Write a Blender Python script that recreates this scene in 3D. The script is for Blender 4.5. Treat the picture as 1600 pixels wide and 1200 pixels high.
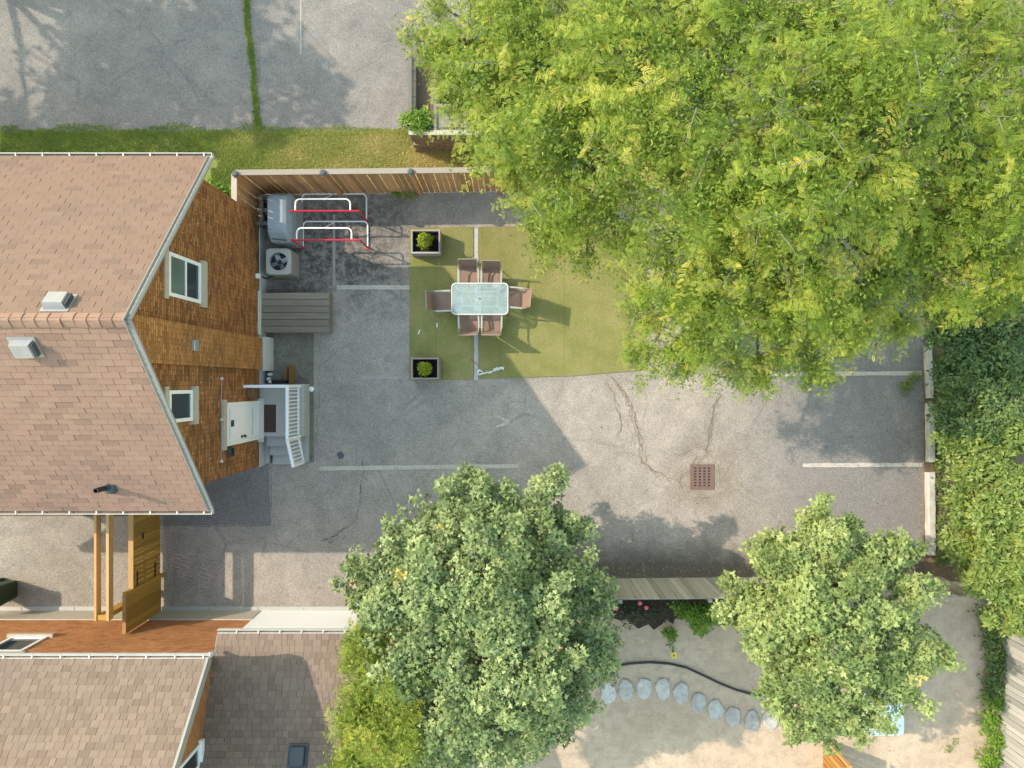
import bpy, math, random
import numpy as np
from mathutils import Vector, Matrix

for o in list(bpy.data.objects):
    bpy.data.objects.remove(o, do_unlink=True)
random.seed(7)
rng = np.random.default_rng(11)
scene = bpy.context.scene
COL = scene.collection

# ------------------------------------------------------------------ camera, sky, sun, exposure
CAM_H = 19.5          # drone height in metres
PPM = 55.0            # photo pixels per metre on the ground
cam_d = bpy.data.cameras.new('camera')
cam_d.sensor_width = 36.0
cam_d.lens = 36.0 * CAM_H * PPM / 1600.0
cam_d.clip_end = 2000.0
cam = bpy.data.objects.new('camera', cam_d)
COL.objects.link(cam)
cam.location = (0, 0, CAM_H)
cam.rotation_euler = (0, 0, 0)
scene.camera = cam

SUN_DIR = Vector((1.16, -0.45, -1.0)).normalized()     # the way the light travels
SUN_EL = math.asin(-SUN_DIR.z)
SUN_AZ = math.atan2(-SUN_DIR.x, -SUN_DIR.y)            # clockwise from +Y
world = bpy.data.worlds.new('World')
scene.world = world
world.use_nodes = True
wn = world.node_tree
sky = wn.nodes.new('ShaderNodeTexSky')
sky.sky_type = 'NISHITA'
sky.sun_disc = False
sky.sun_elevation = SUN_EL
sky.sun_rotation = SUN_AZ
sky.air_density = 3.0
sky.ozone_density = 2.2
sky.dust_density = 1.0
wn.links.new(sky.outputs[0], wn.nodes['Background'].inputs[0])
wn.nodes['Background'].inputs[1].default_value = 0.15
sun_d = bpy.data.lights.new('sun', 'SUN')
sun_d.energy = 2.0
sun_d.angle = math.radians(0.6)
sun_d.color = (0.95, 0.82, 0.67)
sun = bpy.data.objects.new('sun', sun_d)
COL.objects.link(sun)
sun.location = (-20, 8, 30)
sun.rotation_euler = SUN_DIR.to_track_quat('-Z', 'Y').to_euler()
scene.view_settings.view_transform = 'Standard'
scene.view_settings.look = 'None'
scene.view_settings.gamma = 1.0
scene.view_settings.exposure = 1.70
scene.render.engine = 'CYCLES'
scene.render.resolution_x = 1024
scene.render.resolution_y = 768

# ------------------------------------------------------------------ helpers
def P(px, py, h=0.0):
    """world point at height h seen at photo pixel (px, py) of the survey picture"""
    k = (CAM_H - h) / (CAM_H * PPM)
    return ((px - 800) * k, (600 - py) * k, h)

def proj(x, y, z):
    f = CAM_H / (CAM_H - z) * PPM
    return 800 + x * f, 600 - y * f

WM = {}
def reg(o, M):
    WM[o.name] = M.copy()

class MB:
    def __init__(s):
        s.v = []; s.f = []
    def add(s, vs, fs):
        n = len(s.v)
        s.v.extend([tuple(p) for p in vs])
        s.f.extend([tuple(i + n for i in f) for f in fs])
        return s
    def box(s, a, b):
        x0, y0, z0 = a; x1, y1, z1 = b
        return s.add([(x0,y0,z0),(x1,y0,z0),(x1,y1,z0),(x0,y1,z0),(x0,y0,z1),(x1,y0,z1),(x1,y1,z1),(x0,y1,z1)],
              [(0,3,2,1),(4,5,6,7),(0,1,5,4),(1,2,6,5),(2,3,7,6),(3,0,4,7)])
    def obox(s, M, size):
        x, y, z = size[0]/2, size[1]/2, size[2]/2
        vs = [M @ Vector(p) for p in [(-x,-y,-z),(x,-y,-z),(x,y,-z),(-x,y,-z),(-x,-y,z),(x,-y,z),(x,y,z),(-x,y,z)]]
        return s.add(vs, [(0,3,2,1),(4,5,6,7),(0,1,5,4),(1,2,6,5),(2,3,7,6),(3,0,4,7)])
    def bar(s, p, q, w, t, up=(0,0,1)):
        p = Vector(p); q = Vector(q); d = q - p
        L = d.length; d.normalize()
        u = Vector(up)
        if abs(d.dot(u)) > 0.98: u = Vector((1,0,0))
        sx = d.cross(u).normalized(); uz = sx.cross(d)
        M = Matrix((sx, d, uz)).transposed().to_4x4(); M.translation = (p + q) / 2
        return s.obox(M, (w, L, t))
    def tube(s, pts, rad, k=8, cap=True):
        pts = [Vector(p) for p in pts]
        if not hasattr(rad, '__len__'): rad = [rad] * len(pts)
        n0 = len(s.v)
        ref = None
        for i, p in enumerate(pts):
            d = (pts[min(i+1, len(pts)-1)] - pts[max(i-1, 0)])
            if d.length < 1e-9: d = Vector((0,0,1))
            d.normalize()
            if ref is None:
                ref = Vector((0,0,1)) if abs(d.z) < 0.9 else Vector((1,0,0))
            a = d.cross(ref).normalized(); b = d.cross(a).normalized()
            ref = -b if False else ref
            for j in range(k):
                t = 2*math.pi*j/k
                s.v.append(tuple(p + rad[i]*(math.cos(t)*a + math.sin(t)*b)))
        for i in range(len(pts)-1):
            for j in range(k):
                a0 = n0+i*k+j; a1 = n0+i*k+(j+1)%k
                s.f.append((a0, a1, a1+k, a0+k))
        if cap:
            s.f.append(tuple(n0+j for j in range(k))[::-1])
            e = n0+(len(pts)-1)*k
            s.f.append(tuple(e+j for j in range(k)))
        return s
    def prism(s, poly, z0, z1):
        n = len(poly)
        vs = [(x,y,z0) for x,y in poly] + [(x,y,z1) for x,y in poly]
        fs = [tuple(range(n))[::-1], tuple(range(n,2*n))] + [(i,(i+1)%n,n+(i+1)%n,n+i) for i in range(n)]
        return s.add(vs, fs)
    def extrude(s, poly3, vec):
        n = len(poly3); vec = Vector(vec)
        vs = [Vector(p) for p in poly3] + [Vector(p)+vec for p in poly3]
        fs = [tuple(range(n))[::-1], tuple(range(n,2*n))] + [(i,(i+1)%n,n+(i+1)%n,n+i) for i in range(n)]
        return s.add(vs, fs)
    def lathe(s, prof, c=(0,0,0), k=16):
        n0 = len(s.v)
        for r, z in prof:
            for j in range(k):
                t = 2*math.pi*j/k
                s.v.append((c[0]+r*math.cos(t), c[1]+r*math.sin(t), c[2]+z))
        for i in range(len(prof)-1):
            for j in range(k):
                a0 = n0+i*k+j; a1 = n0+i*k+(j+1)%k
                s.f.append((a0,a1,a1+k,a0+k))
        s.f.append(tuple(n0+j for j in range(k))[::-1])
        e = n0+(len(prof)-1)*k
        s.f.append(tuple(e+j for j in range(k)))
        return s
    def sheet(s, poly, z):
        return s.add([(x,y,z) for x,y in poly], [tuple(range(len(poly)))])
    def mesh(s, name, mat, smooth=False):
        me = bpy.data.meshes.new(name)
        me.from_pydata(s.v, [], s.f)
        if mat: me.materials.append(mat)
        import bmesh
        bm = bmesh.new(); bm.from_mesh(me)
        bmesh.ops.recalc_face_normals(bm, faces=bm.faces)
        bm.to_mesh(me); bm.free()
        if smooth:
            me.polygons.foreach_set('use_smooth', [True]*len(me.polygons))
            try: me.set_sharp_from_angle(angle=math.radians(40))
            except Exception: pass
        me.update()
        return me
    def build(s, name, mat, parent=None, smooth=False, world=True, bevel=0):
        """link as ONE mesh object; coordinates are world ones unless world=False"""
        if parent is not None and world:
            inv = WM[parent.name].inverted()
            s.v = [tuple(inv @ Vector(p)) for p in s.v]
        me = s.mesh(name, mat, smooth)
        o = bpy.data.objects.new(name, me); COL.objects.link(o)
        if parent is not None:
            o.parent = parent; reg(o, WM[parent.name])
        else: reg(o, Matrix.Identity(4))
        if bevel:
            b = o.modifiers.new('bevel', 'BEVEL'); b.width = bevel; b.segments = 2; b.limit_method = 'ANGLE'
        return o

def piece(name, me, parent, M):
    """an object sharing mesh data, at world matrix M under parent"""
    o = bpy.data.objects.new(name, me); COL.objects.link(o)
    o.parent = parent
    o.matrix_basis = WM[parent.name].inverted() @ M
    reg(o, M)
    return o

def tag(o, label, cat, group=None):
    o['label'] = label; o['category'] = cat
    if group: o['group'] = group
    return o

def thing(name, label, cat, loc=(0,0,0), rz=0.0, group=None):
    o = bpy.data.objects.new(name, None); COL.objects.link(o)
    o.empty_display_size = 0.2
    M = Matrix.Translation(Vector(loc)) @ Matrix.Rotation(rz, 4, 'Z')
    o.matrix_basis = M
    reg(o, M)
    return tag(o, label, cat, group)

def struct(name, mb, mat, parent=None, smooth=False):
    o = mb.build(name, mat, parent, smooth)
    if parent is None: o['kind'] = 'structure'
    return o

def T(x, y, z): return Matrix.Translation(Vector((x, y, z)))
def RX(a): return Matrix.Rotation(a, 4, 'X')
def RY(a): return Matrix.Rotation(a, 4, 'Y')
def RZ(a): return Matrix.Rotation(a, 4, 'Z')
def SC(x, y, z): return Matrix.Diagonal((x, y, z, 1))

# ------------------------------------------------------------------ materials
class NT:
    def __init__(s, name, rough=0.8, spec=0.3, metal=0.0):
        s.m = bpy.data.materials.new(name); s.m.use_nodes = True
        s.t = s.m.node_tree; s.b = s.t.nodes['Principled BSDF']
        s.b.inputs['Roughness'].default_value = rough
        s.b.inputs['Specular IOR Level'].default_value = spec
        s.b.inputs['Metallic'].default_value = metal
        s._pos = None
    def n(s, typ, **kw):
        x = s.t.nodes.new('ShaderNode' + typ)
        for k, v in kw.items(): setattr(x, k, v)
        return x
    def l(s, a, b): s.t.links.new(a, b)
    def pos(s):
        if s._pos is None: s._pos = s.n('NewGeometry').outputs['Position']
        return s._pos
    def objco(s): return s.n('TexCoord').outputs['Object']
    def mapped(s, co, scale=(1,1,1), rot=(0,0,0)):
        m = s.n('Mapping'); m.inputs['Scale'].default_value = scale; m.inputs['Rotation'].default_value = rot
        s.l(co, m.inputs['Vector']); return m.outputs[0]
    def noise(s, scale, detail=3, rough=0.55, co=None, dist=0.0):
        x = s.n('TexNoise'); x.inputs['Scale'].default_value = scale
        x.inputs['Detail'].default_value = detail; x.inputs['Roughness'].default_value = rough
        x.inputs['Distortion'].default_value = dist
        s.l(co if co is not None else s.pos(), x.inputs['Vector']); return x.outputs['Fac']
    def vor(s, scale, co=None, out='Distance', feature='F1'):
        x = s.n('TexVoronoi'); x.feature = feature; x.inputs['Scale'].default_value = scale
        s.l(co if co is not None else s.pos(), x.inputs['Vector']); return x.outputs[out]
    def ramp(s, fac, stops):
        r = s.n('ValToRGB'); e = r.color_ramp.elements
        while len(e) < len(stops): e.new(0.5)
        for i, (p, c) in enumerate(stops):
            e[i].position = p; e[i].color = (c[0], c[1], c[2], 1) if hasattr(c, '__len__') else (c, c, c, 1)
        s.l(fac, r.inputs[0]); return r.outputs[0]
    def mix(s, fac, a, b, mode='MIX'):
        x = s.n('MixRGB'); x.blend_type = mode
        for i, v in ((0, fac), (1, a), (2, b)):
            if hasattr(v, 'links') or hasattr(v, 'is_linked'): s.l(v, x.inputs[i])
            elif i == 0: x.inputs[0].default_value = v
            else: x.inputs[i].default_value = (v[0], v[1], v[2], 1) if hasattr(v, '__len__') else (v, v, v, 1)
        return x.outputs[0]
    def math(s, op, a, b=0.0, clamp=False):
        x = s.n('Math'); x.operation = op; x.use_clamp = clamp
        for i, v in ((0, a), (1, b)):
            if hasattr(v, 'is_linked'): s.l(v, x.inputs[i])
            else: x.inputs[i].default_value = v
        return x.outputs[0]
    def sep(s, co):
        x = s.n('SeparateXYZ'); s.l(co, x.inputs[0]); return x.outputs
    def comb(s, x, y, z=0.0):
        c = s.n('CombineXYZ')
        for i, v in enumerate((x, y, z)):
            if hasattr(v, 'is_linked'): s.l(v, c.inputs[i])
            else: c.inputs[i].default_value = v
        return c.outputs[0]
    def rnd(s):
        """one random number per object and per loose piece"""
        a = s.n('ObjectInfo').outputs['Random']; b = s.n('NewGeometry').outputs['Random Per Island']
        return s.math('FRACT', s.math('ADD', a, b))
    def color(s, c):
        if hasattr(c, 'is_linked'): s.l(c, s.b.inputs['Base Color'])
        else: s.b.inputs['Base Color'].default_value = (c[0], c[1], c[2], 1)
    def bump(s, h, strength=0.4, dist=0.01):
        x = s.n('Bump'); x.inputs['Strength'].default_value = strength; x.inputs['Distance'].default_value = dist
        s.l(h, x.inputs['Height']); s.l(x.outputs[0], s.b.inputs['Normal'])

def mul(c, k): return tuple(v*k for v in c)

def plain(name, c, rough=0.6, spec=0.3, metal=0.0, var=0.25, scale=6.0, bump=0.15):
    m = NT(name, rough, spec, metal)
    a = m.noise(scale, 4, 0.6); b = m.noise(scale*9, 3, 0.6)
    col = m.mix(a, mul(c, 1-var), mul(c, 1+var*0.6))
    col = m.mix(m.math('MULTIPLY', b, var*0.8), col, mul(c, 0.7))
    m.color(col); m.bump(b, bump, 0.006)
    return m.m

def wood(name, c, axis='Z', var=0.35, grey=0.0, rough=0.8):
    """sawn board: streaks along one world axis, a tone of its own for each board"""
    m = NT(name, rough, 0.2)
    sc = {'X': (0.7, 14, 14), 'Y': (14, 0.7, 14), 'Z': (14, 14, 0.7)}[axis]
    co = m.mapped(m.pos(), sc)
    r = m.rnd()
    g = m.noise(2.0, 5, 0.65, co); g2 = m.noise(7.0, 3, 0.6, co); blot = m.noise(2.5, 3, 0.6)
    col = m.mix(g, mul(c, 1-var), mul(c, 1+var*0.7))
    col = m.mix(m.math('MULTIPLY', g2, 0.5), col, mul(c, 0.45))
    lum = sum(c)/3
    col = m.mix(m.math('MULTIPLY', blot, grey), col, (lum*1.05, lum, lum*0.95))
    tone = m.ramp(r, [(0, 0.72), (1, 1.2)])
    col = m.mix(1.0, col, tone, 'MULTIPLY')
    m.color(col); m.bump(g, 0.35, 0.006)
    return m.m

def asphalt(name, light, dark, stain=0.0, warm=0.5, zones=True):
    m = NT(name, 0.92, 0.15)
    p = m.pos()
    big = m.noise(0.33, 4, 0.6); mid = m.noise(1.7, 5, 0.62); fine = m.noise(38, 2, 0.5); grit = m.vor(75, out='Color')
    g = m.sep(grit)[0]
    col = m.mix(m.ramp(big, [(0.38, 0), (0.62, 1)]), dark, light)
    med = m.noise(0.9, 6, 0.7, dist=0.8)
    col = m.mix(m.math('MULTIPLY', m.ramp(med, [(0.52, 0), (0.70, 1)]), 0.45), col, mul(light, 1.12))
    col = m.mix(m.math('MULTIPLY', m.ramp(med, [(0.28, 1), (0.46, 0)]), 0.40), col, mul(dark, 0.72))
    col = m.mix(m.math('MULTIPLY', m.ramp(mid, [(0.35, 1), (0.62, 0)]), 0.35), col, mul(dark, 0.75))
    if zones:
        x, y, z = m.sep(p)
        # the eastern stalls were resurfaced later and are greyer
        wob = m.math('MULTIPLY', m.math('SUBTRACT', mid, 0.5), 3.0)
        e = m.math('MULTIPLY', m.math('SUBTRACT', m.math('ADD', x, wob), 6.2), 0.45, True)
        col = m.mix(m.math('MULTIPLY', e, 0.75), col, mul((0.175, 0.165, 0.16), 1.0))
        # dirt gathered along the south fence
        south = m.math('MULTIPLY', m.math('SUBTRACT', x, 0.5), 0.8, True)
        s_ = m.math('MULTIPLY', m.math('SUBTRACT', -4.35, m.math('ADD', y, m.math('MULTIPLY', wob, 0.35))), 1.3, True)
        col = m.mix(m.math('MULTIPLY', m.math('MULTIPLY', s_, south), 0.75), col, (0.06, 0.05, 0.04))
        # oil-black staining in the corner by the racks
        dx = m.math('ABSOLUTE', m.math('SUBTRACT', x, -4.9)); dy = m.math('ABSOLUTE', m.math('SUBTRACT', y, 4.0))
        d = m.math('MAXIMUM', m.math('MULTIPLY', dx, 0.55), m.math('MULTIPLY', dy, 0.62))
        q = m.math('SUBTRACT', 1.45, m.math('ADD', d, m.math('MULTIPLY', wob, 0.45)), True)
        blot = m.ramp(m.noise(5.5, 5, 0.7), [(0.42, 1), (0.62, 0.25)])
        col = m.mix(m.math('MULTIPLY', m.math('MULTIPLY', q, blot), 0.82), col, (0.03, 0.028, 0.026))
        # rusty silt round the drain
        cx, cy = P(1097, 745)[:2]
        rr = m.n('VectorMath'); rr.operation = 'DISTANCE'; m.l(p, rr.inputs[0]); rr.inputs[1].default_value = (cx, cy, 0)
        ring = m.math('SUBTRACT', 1.0, m.math('MULTIPLY', m.math('ADD', rr.outputs['Value'], wob), 0.75), True)
        col = m.mix(m.math('MULTIPLY', ring, 0.5), col, (0.20, 0.15, 0.10))
    if stain:
        st = m.ramp(m.noise(3.2, 6, 0.7, dist=0.6), [(0.30, 1), (0.5, 0)])
        col = m.mix(m.math('MULTIPLY', st, stain), col, mul(dark, 0.45))
    sp = m.ramp(g, [(0, 0.58), (0.5, 1.0), (1, 1.42)])
    drip = m.ramp(m.math('ADD', m.vor(1.7), m.math('MULTIPLY', m.noise(9, 3, 0.7), 0.05)), [(0.052, 1), (0.07, 0)])
    col = m.mix(m.math('MULTIPLY', drip, 0.7), col, (0.03, 0.028, 0.026))
    veins = m.ramp(m.vor(0.55, m.mix(0.25, p, m.n('TexNoise').outputs['Color']), feature='DISTANCE_TO_EDGE'), [(0.006, 1), (0.016, 0)])
    col = m.mix(m.math('MULTIPLY', m.math('MULTIPLY', veins, m.ramp(med, [(0.45, 0), (0.6, 1)])), 0.35), col, mul(dark, 0.5))
    col = m.mix(0.8, col, sp, 'MULTIPLY')
    col = m.mix(0.6, col, m.ramp(fine, [(0.25, 0.72), (0.75, 1.28)]), 'MULTIPLY')
    m.color(col); m.bump(m.math('ADD', g, fine), 0.6, 0.008)
    return m.m

def brick(name, c1, c2, mortar, specks=0.0):
    m = NT(name, 0.85, 0.2)
    x, y, z = m.sep(m.pos())
    co = m.comb(m.math('ADD', x, y), z, 0)
    b = m.n('TexBrick'); b.offset = 0.5
    b.inputs['Scale'].default_value = 1.0
    b.inputs['Brick Width'].default_value = 0.22; b.inputs['Row Height'].default_value = 0.085
    b.inputs['Mortar Size'].default_value = 0.011; b.inputs['Mortar Smooth'].default_value = 0.2
    b.inputs['Bias'].default_value = -0.1
    b.inputs['Color1'].default_value = (*c1, 1); b.inputs['Color2'].default_value = (*c2, 1); b.inputs['Mortar'].default_value = (*mortar, 1)
    m.l(co, b.inputs['Vector'])
    n1 = m.noise(1.3, 4, 0.6); n2 = m.noise(26, 3, 0.7)
    str_ = m.noise(4.0, 4, 0.65)
    col = m.mix(0.5, b.outputs['Color'], m.ramp(n1, [(0.3, 0.75), (0.7, 1.2)]), 'MULTIPLY')
    col = m.mix(0.5, col, m.ramp(n2, [(0.25, 0.55), (0.7, 1.3)]), 'MULTIPLY')
    col = m.mix(0.35, col, m.ramp(str_, [(0.3, 0.65), (0.7, 1.25)]), 'MULTIPLY')
    if specks:
        v = m.vor(5.5, out='Distance')
        s = m.ramp(v, [(0.06, 1), (0.11, 0)])
        col = m.mix(m.math('MULTIPLY', s, specks), col, (0.62, 0.55, 0.45))
    m.color(col); m.bump(m.math('ADD', m.math('MULTIPLY', b.outputs['Fac'], -1.0), m.math('MULTIPLY', n2, 0.6)), 0.6, 0.012)
    return m.m

def shingle_mat(name, stops, blot=(0.13, 0.10, 0.09)):
    m = NT(name, 0.93, 0.12)
    r = m.rnd()
    col = m.ramp(r, stops)
    n = m.noise(60, 3, 0.6); big = m.noise(0.9, 5, 0.65); m2 = m.noise(4.0, 3, 0.6)
    streak = m.noise(3.0, 4, 0.65, m.mapped(m.pos(), (1.0, 0.25, 0.25)))
    col = m.mix(0.6, col, m.ramp(n, [(0.25, 0.75), (0.75, 1.25)]), 'MULTIPLY')
    col = m.mix(m.math('MULTIPLY', m.ramp(big, [(0.48, 0), (0.68, 1)]), 0.30), col, blot)
    col = m.mix(m.math('MULTIPLY', m.ramp(streak, [(0.5, 0), (0.72, 1)]), 0.32), col, mul(blot, 1.1))
    col = m.mix(m.math('MULTIPLY', m2, 0.12), col, (0.30, 0.24, 0.20))
    m.color(col); m.bump(n, 0.5, 0.004)
    return m.m

def leaf_mat(name, stops, trans=0.35, rough=0.5, spec=0.35, tcol=(0.30, 0.40, 0.05)):
    m = NT(name, rough, spec)
    a = m.n('Attribute'); a.attribute_name = 'tint'
    col = m.ramp(a.outputs['Fac'], stops)
    m.color(col)
    tr = m.n('BsdfTranslucent')
    m.l(m.mix(0.5, col, tcol), tr.inputs[0])
    mx = m.n('MixShader'); mx.inputs[0].default_value = trans
    m.l(m.b.outputs[0], mx.inputs[1]); m.l(tr.outputs[0], mx.inputs[2])
    m.l(mx.outputs[0], m.t.nodes['Material Output'].inputs[0])
    return m.m

def paint_worn(name, c, under, wear=0.5):
    m = NT(name, 0.85, 0.2)
    w = m.ramp(m.noise(14, 5, 0.75), [(wear-0.08, 1), (wear+0.08, 0)])
    w2 = m.ramp(m.noise(2.2, 4, 0.7), [(0.3, 1), (0.65, 0)])
    f = m.math('MULTIPLY', w, m.math('ADD', m.math('MULTIPLY', w2, 0.7), 0.25))
    m.color(m.mix(f, c, under)); m.bump(m.noise(60, 2, 0.5), 0.4, 0.004)
    return m.m

def glass_dark(name, c=(0.02, 0.03, 0.035), rough=0.06):
    m = NT(name, rough, 0.6); m.color(m.mix(m.noise(1.5, 2, 0.5), mul(c, 0.7), mul(c, 1.5))); return m.m

M = {}
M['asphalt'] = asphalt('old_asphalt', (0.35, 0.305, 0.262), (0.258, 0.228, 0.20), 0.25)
M['asphalt_north'] = asphalt('north_asphalt', (0.225, 0.203, 0.183), (0.165, 0.152, 0.142), 0.2, zones=False)
M['asphalt_patch'] = asphalt('newer_asphalt', (0.20, 0.185, 0.175), (0.165, 0.155, 0.148), 0.1, zones=False)
M['driveway'] = asphalt('pebbled_concrete', (0.30, 0.27, 0.23), (0.24, 0.215, 0.18), 0.3, zones=False)
M['pad'] = asphalt('mossy_concrete', (0.20, 0.185, 0.15), (0.14, 0.125, 0.10), 0.5, zones=False)
M['concrete'] = plain('concrete', (0.40, 0.385, 0.36), 0.9, 0.2, var=0.25, scale=3)
M['porch'] = plain('painted_porch_concrete', (0.36, 0.36, 0.345), 0.85, 0.2, var=0.2, scale=4)
M['foundation'] = plain('grey_foundation', (0.46, 0.46, 0.46), 0.9, 0.2, var=0.2, scale=3)
M['stone_trim'] = plain('stone_trim', (0.42, 0.38, 0.31), 0.9, 0.2, var=0.25, scale=9)
M['kerb'] = plain('kerb_concrete', (0.46, 0.44, 0.40), 0.9, 0.2, var=0.35, scale=5)
M['brick'] = brick('brown_brick', (0.40, 0.175, 0.058), (0.15, 0.062, 0.023), (0.115, 0.07, 0.04), 0.9)
M['brick_light'] = brick('tan_brick', (0.44, 0.205, 0.065), (0.24, 0.105, 0.034), (0.17, 0.10, 0.05), 0.7)
M['brick_orange'] = brick('orange_brick', (0.43, 0.18, 0.065), (0.29, 0.11, 0.04), (0.33, 0.19, 0.10), 0.0)
M['shingle'] = shingle_mat('pinkish_shingle', [(0, (0.20, 0.123, 0.092)), (0.10, (0.222, 0.137, 0.10)), (0.2, (0.25, 0.153, 0.111)), (0.8, (0.262, 0.160, 0.116)), (1, (0.272, 0.172, 0.124))], (0.15, 0.11, 0.085))
M['shingle_sun_offset'] = shingle_mat('sun_offset_grey_shingle', [(0, (0.148, 0.099, 0.076)), (0.10, (0.158, 0.104, 0.079)), (0.2, (0.175, 0.114, 0.085)), (0.8, (0.183, 0.119, 0.088)), (1, (0.19, 0.126, 0.093))], (0.13, 0.10, 0.078))  # south shingle darkened to offset the sunnier north slope, with some weathered grey
M['shingle_grey'] = shingle_mat('grey_brown_shingle', [(0, (0.15, 0.108, 0.081)), (0.3, (0.172, 0.126, 0.095)), (0.6, (0.19, 0.14, 0.106)), (1, (0.208, 0.156, 0.118))], (0.16, 0.13, 0.11))
M['white_metal'] = plain('white_aluminium', (0.50, 0.48, 0.455), 0.5, 0.3, var=0.2, bump=0.05)
M['trim_grey'] = plain('pale_grey_trim', (0.27, 0.265, 0.25), 0.5, 0.4, var=0.12, bump=0.05)
M['white_paint'] = plain('white_paint', (0.74, 0.75, 0.76), 0.5, 0.4, var=0.08, bump=0.05)
M['dirty_white'] = plain('dirty_white', (0.55, 0.55, 0.53), 0.6, 0.3, var=0.25)
M['window_glass'] = glass_dark('window_glass')
M['curtain_glass'] = glass_dark('curtained_glass', (0.10, 0.135, 0.12), 0.12)
M['dark'] = plain('black_plastic', (0.018, 0.018, 0.02), 0.55, 0.4, var=0.3)
M['slate'] = plain('slate_plastic', (0.05, 0.06, 0.068), 0.5, 0.4, var=0.2)
M['galv'] = plain('galvanised_metal', (0.42, 0.43, 0.44), 0.4, 0.5, 0.6, var=0.15, bump=0.05)
M['vent_metal'] = plain('roof_vent_metal', (0.30, 0.295, 0.29), 0.55, 0.35, 0.2, var=0.2, bump=0.05)
M['fence_wood'] = wood('cedar_board', (0.52, 0.275, 0.125), 'Z', 0.45, 0.25)
M['fence_cap'] = wood('weathered_cap', (0.40, 0.335, 0.265), 'X', 0.25, 0.4)
M['fence_cap_y'] = wood('weathered_cap_return', (0.40, 0.335, 0.265), 'Y', 0.25, 0.4)
M['old_fence'] = wood('silvered_board', (0.36, 0.35, 0.29), 'Z', 0.3, 0.5)
M['old_fence_x'] = wood('silvered_rail', (0.22, 0.21, 0.18), 'X', 0.3, 0.6)
M['pale_fence'] = wood('pale_grey_board', (0.37, 0.345, 0.305), 'Z', 0.4, 0.5)
M['new_wood_z'] = wood('new_pine_board', (0.42, 0.25, 0.05), 'Z', 0.22, 0.05)
M['new_wood_y'] = wood('new_pine_beam', (0.50, 0.30, 0.12), 'Y', 0.25, 0.05)
M['orange_wood'] = wood('orange_stained_board', (0.42, 0.20, 0.05), 'Z', 0.3, 0.1)
M['deck_wood'] = wood('grey_mossy_plank', (0.25, 0.20, 0.15), 'X', 0.6, 0.4)
M['crate_wood'] = wood('grey_crate_wood', (0.20, 0.175, 0.145), 'Y', 0.35, 0.5)
M['planter_wood'] = wood('taupe_planter_board', (0.33, 0.285, 0.25), 'X', 0.2, 0.4)
M['plank'] = wood('brown_plank', (0.26, 0.14, 0.06), 'Y', 0.3, 0.1)
M['white_line'] = paint_worn('worn_white_line', (0.45, 0.405, 0.335), (0.29, 0.255, 0.22), 0.52)
M['clean_line'] = paint_worn('clean_white_line', (0.43, 0.39, 0.335), (0.24, 0.215, 0.19), 0.46)
M['seam_line'] = paint_worn('seam_line', (0.40, 0.385, 0.37), (0.26, 0.24, 0.22), 0.45)
M['faint_line'] = paint_worn('faint_white_line', (0.34, 0.31, 0.27), (0.24, 0.22, 0.20), 0.58)
M['crack'] = plain('crack_dirt', (0.20, 0.15, 0.105), 0.95, 0.1, var=0.5, scale=10)
M['crack_dark'] = plain('crack_dark_dirt', (0.10, 0.09, 0.08), 0.95, 0.1, var=0.4, scale=10)
M['soil'] = plain('dark_soil', (0.014, 0.010, 0.010), 0.95, 0.1, var=0.5, scale=30, bump=0.8)
M['earth'] = plain('dry_earth', (0.16, 0.115, 0.08), 0.95, 0.1, var=0.4, scale=8, bump=0.6)
M['bark'] = plain('grey_bark', (0.20, 0.18, 0.155), 0.95, 0.1, var=0.35, scale=14, bump=0.6)
M['rust'] = plain('rusty_iron', (0.20, 0.125, 0.105), 0.75, 0.3, 0.3, var=0.35, scale=15)
M['rope'] = plain('white_rope', (0.68, 0.70, 0.70), 0.9, 0.1, var=0.1)
M['cover'] = plain('grey_blue_cover', (0.25, 0.285, 0.31), 0.75, 0.25, var=0.22, scale=7, bump=0.3)
M['cover_trim'] = plain('dark_cover_trim', (0.07, 0.08, 0.09), 0.7, 0.3, var=0.2)
M['ac_body'] = plain('beige_ac_body', (0.36, 0.345, 0.315), 0.6, 0.3, var=0.15)
M['red_paint'] = plain('red_paint', (0.50, 0.018, 0.045), 0.45, 0.4, var=0.2)
M['sling'] = plain('brown_sling_fabric', (0.235, 0.155, 0.115), 0.85, 0.2, var=0.18, scale=5)
M['chair_metal'] = plain('champagne_metal', (0.27, 0.235, 0.195), 0.45, 0.4, 0.3, var=0.1)
M['stone'] = plain('bluish_flagstone', (0.36, 0.355, 0.345), 0.9, 0.2, var=0.4, scale=5, bump=0.5)
m_ = NT('flagstone', 0.9, 0.2)
_c = m_.mix(m_.noise(4, 5, 0.65), (0.33, 0.315, 0.295), (0.50, 0.475, 0.44))
_c = m_.mix(m_.math('MULTIPLY', m_.ramp(m_.noise(7, 4, 0.7), [(0.4, 1), (0.6, 0)]), 0.5), _c, (0.24, 0.21, 0.17))
m_.color(m_.mix(1.0, _c, m_.ramp(m_.n('ObjectInfo').outputs['Random'], [(0, 0.78), (1, 1.15)]), 'MULTIPLY')); m_.bump(m_.noise(9, 4, 0.6), 0.6, 0.02)
M['stone'] = m_.m
M['wall_stone'] = plain('tan_wall_stone', (0.25, 0.215, 0.165), 0.95, 0.15, var=0.5, scale=7, bump=0.8)
M['hose'] = plain('black_edging', (0.022, 0.028, 0.035), 0.5, 0.4, var=0.2)
M['bin_green'] = plain('dark_green_plastic', (0.02, 0.05, 0.022), 0.5, 0.4, var=0.2)
M['mat_weave'] = plain('brown_doormat', (0.07, 0.05, 0.042), 0.95, 0.1, var=0.5, scale=25, bump=0.6)
M['pink'] = plain('pink_petal', (0.65, 0.13, 0.17), 0.7, 0.2, var=0.2)
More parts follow.
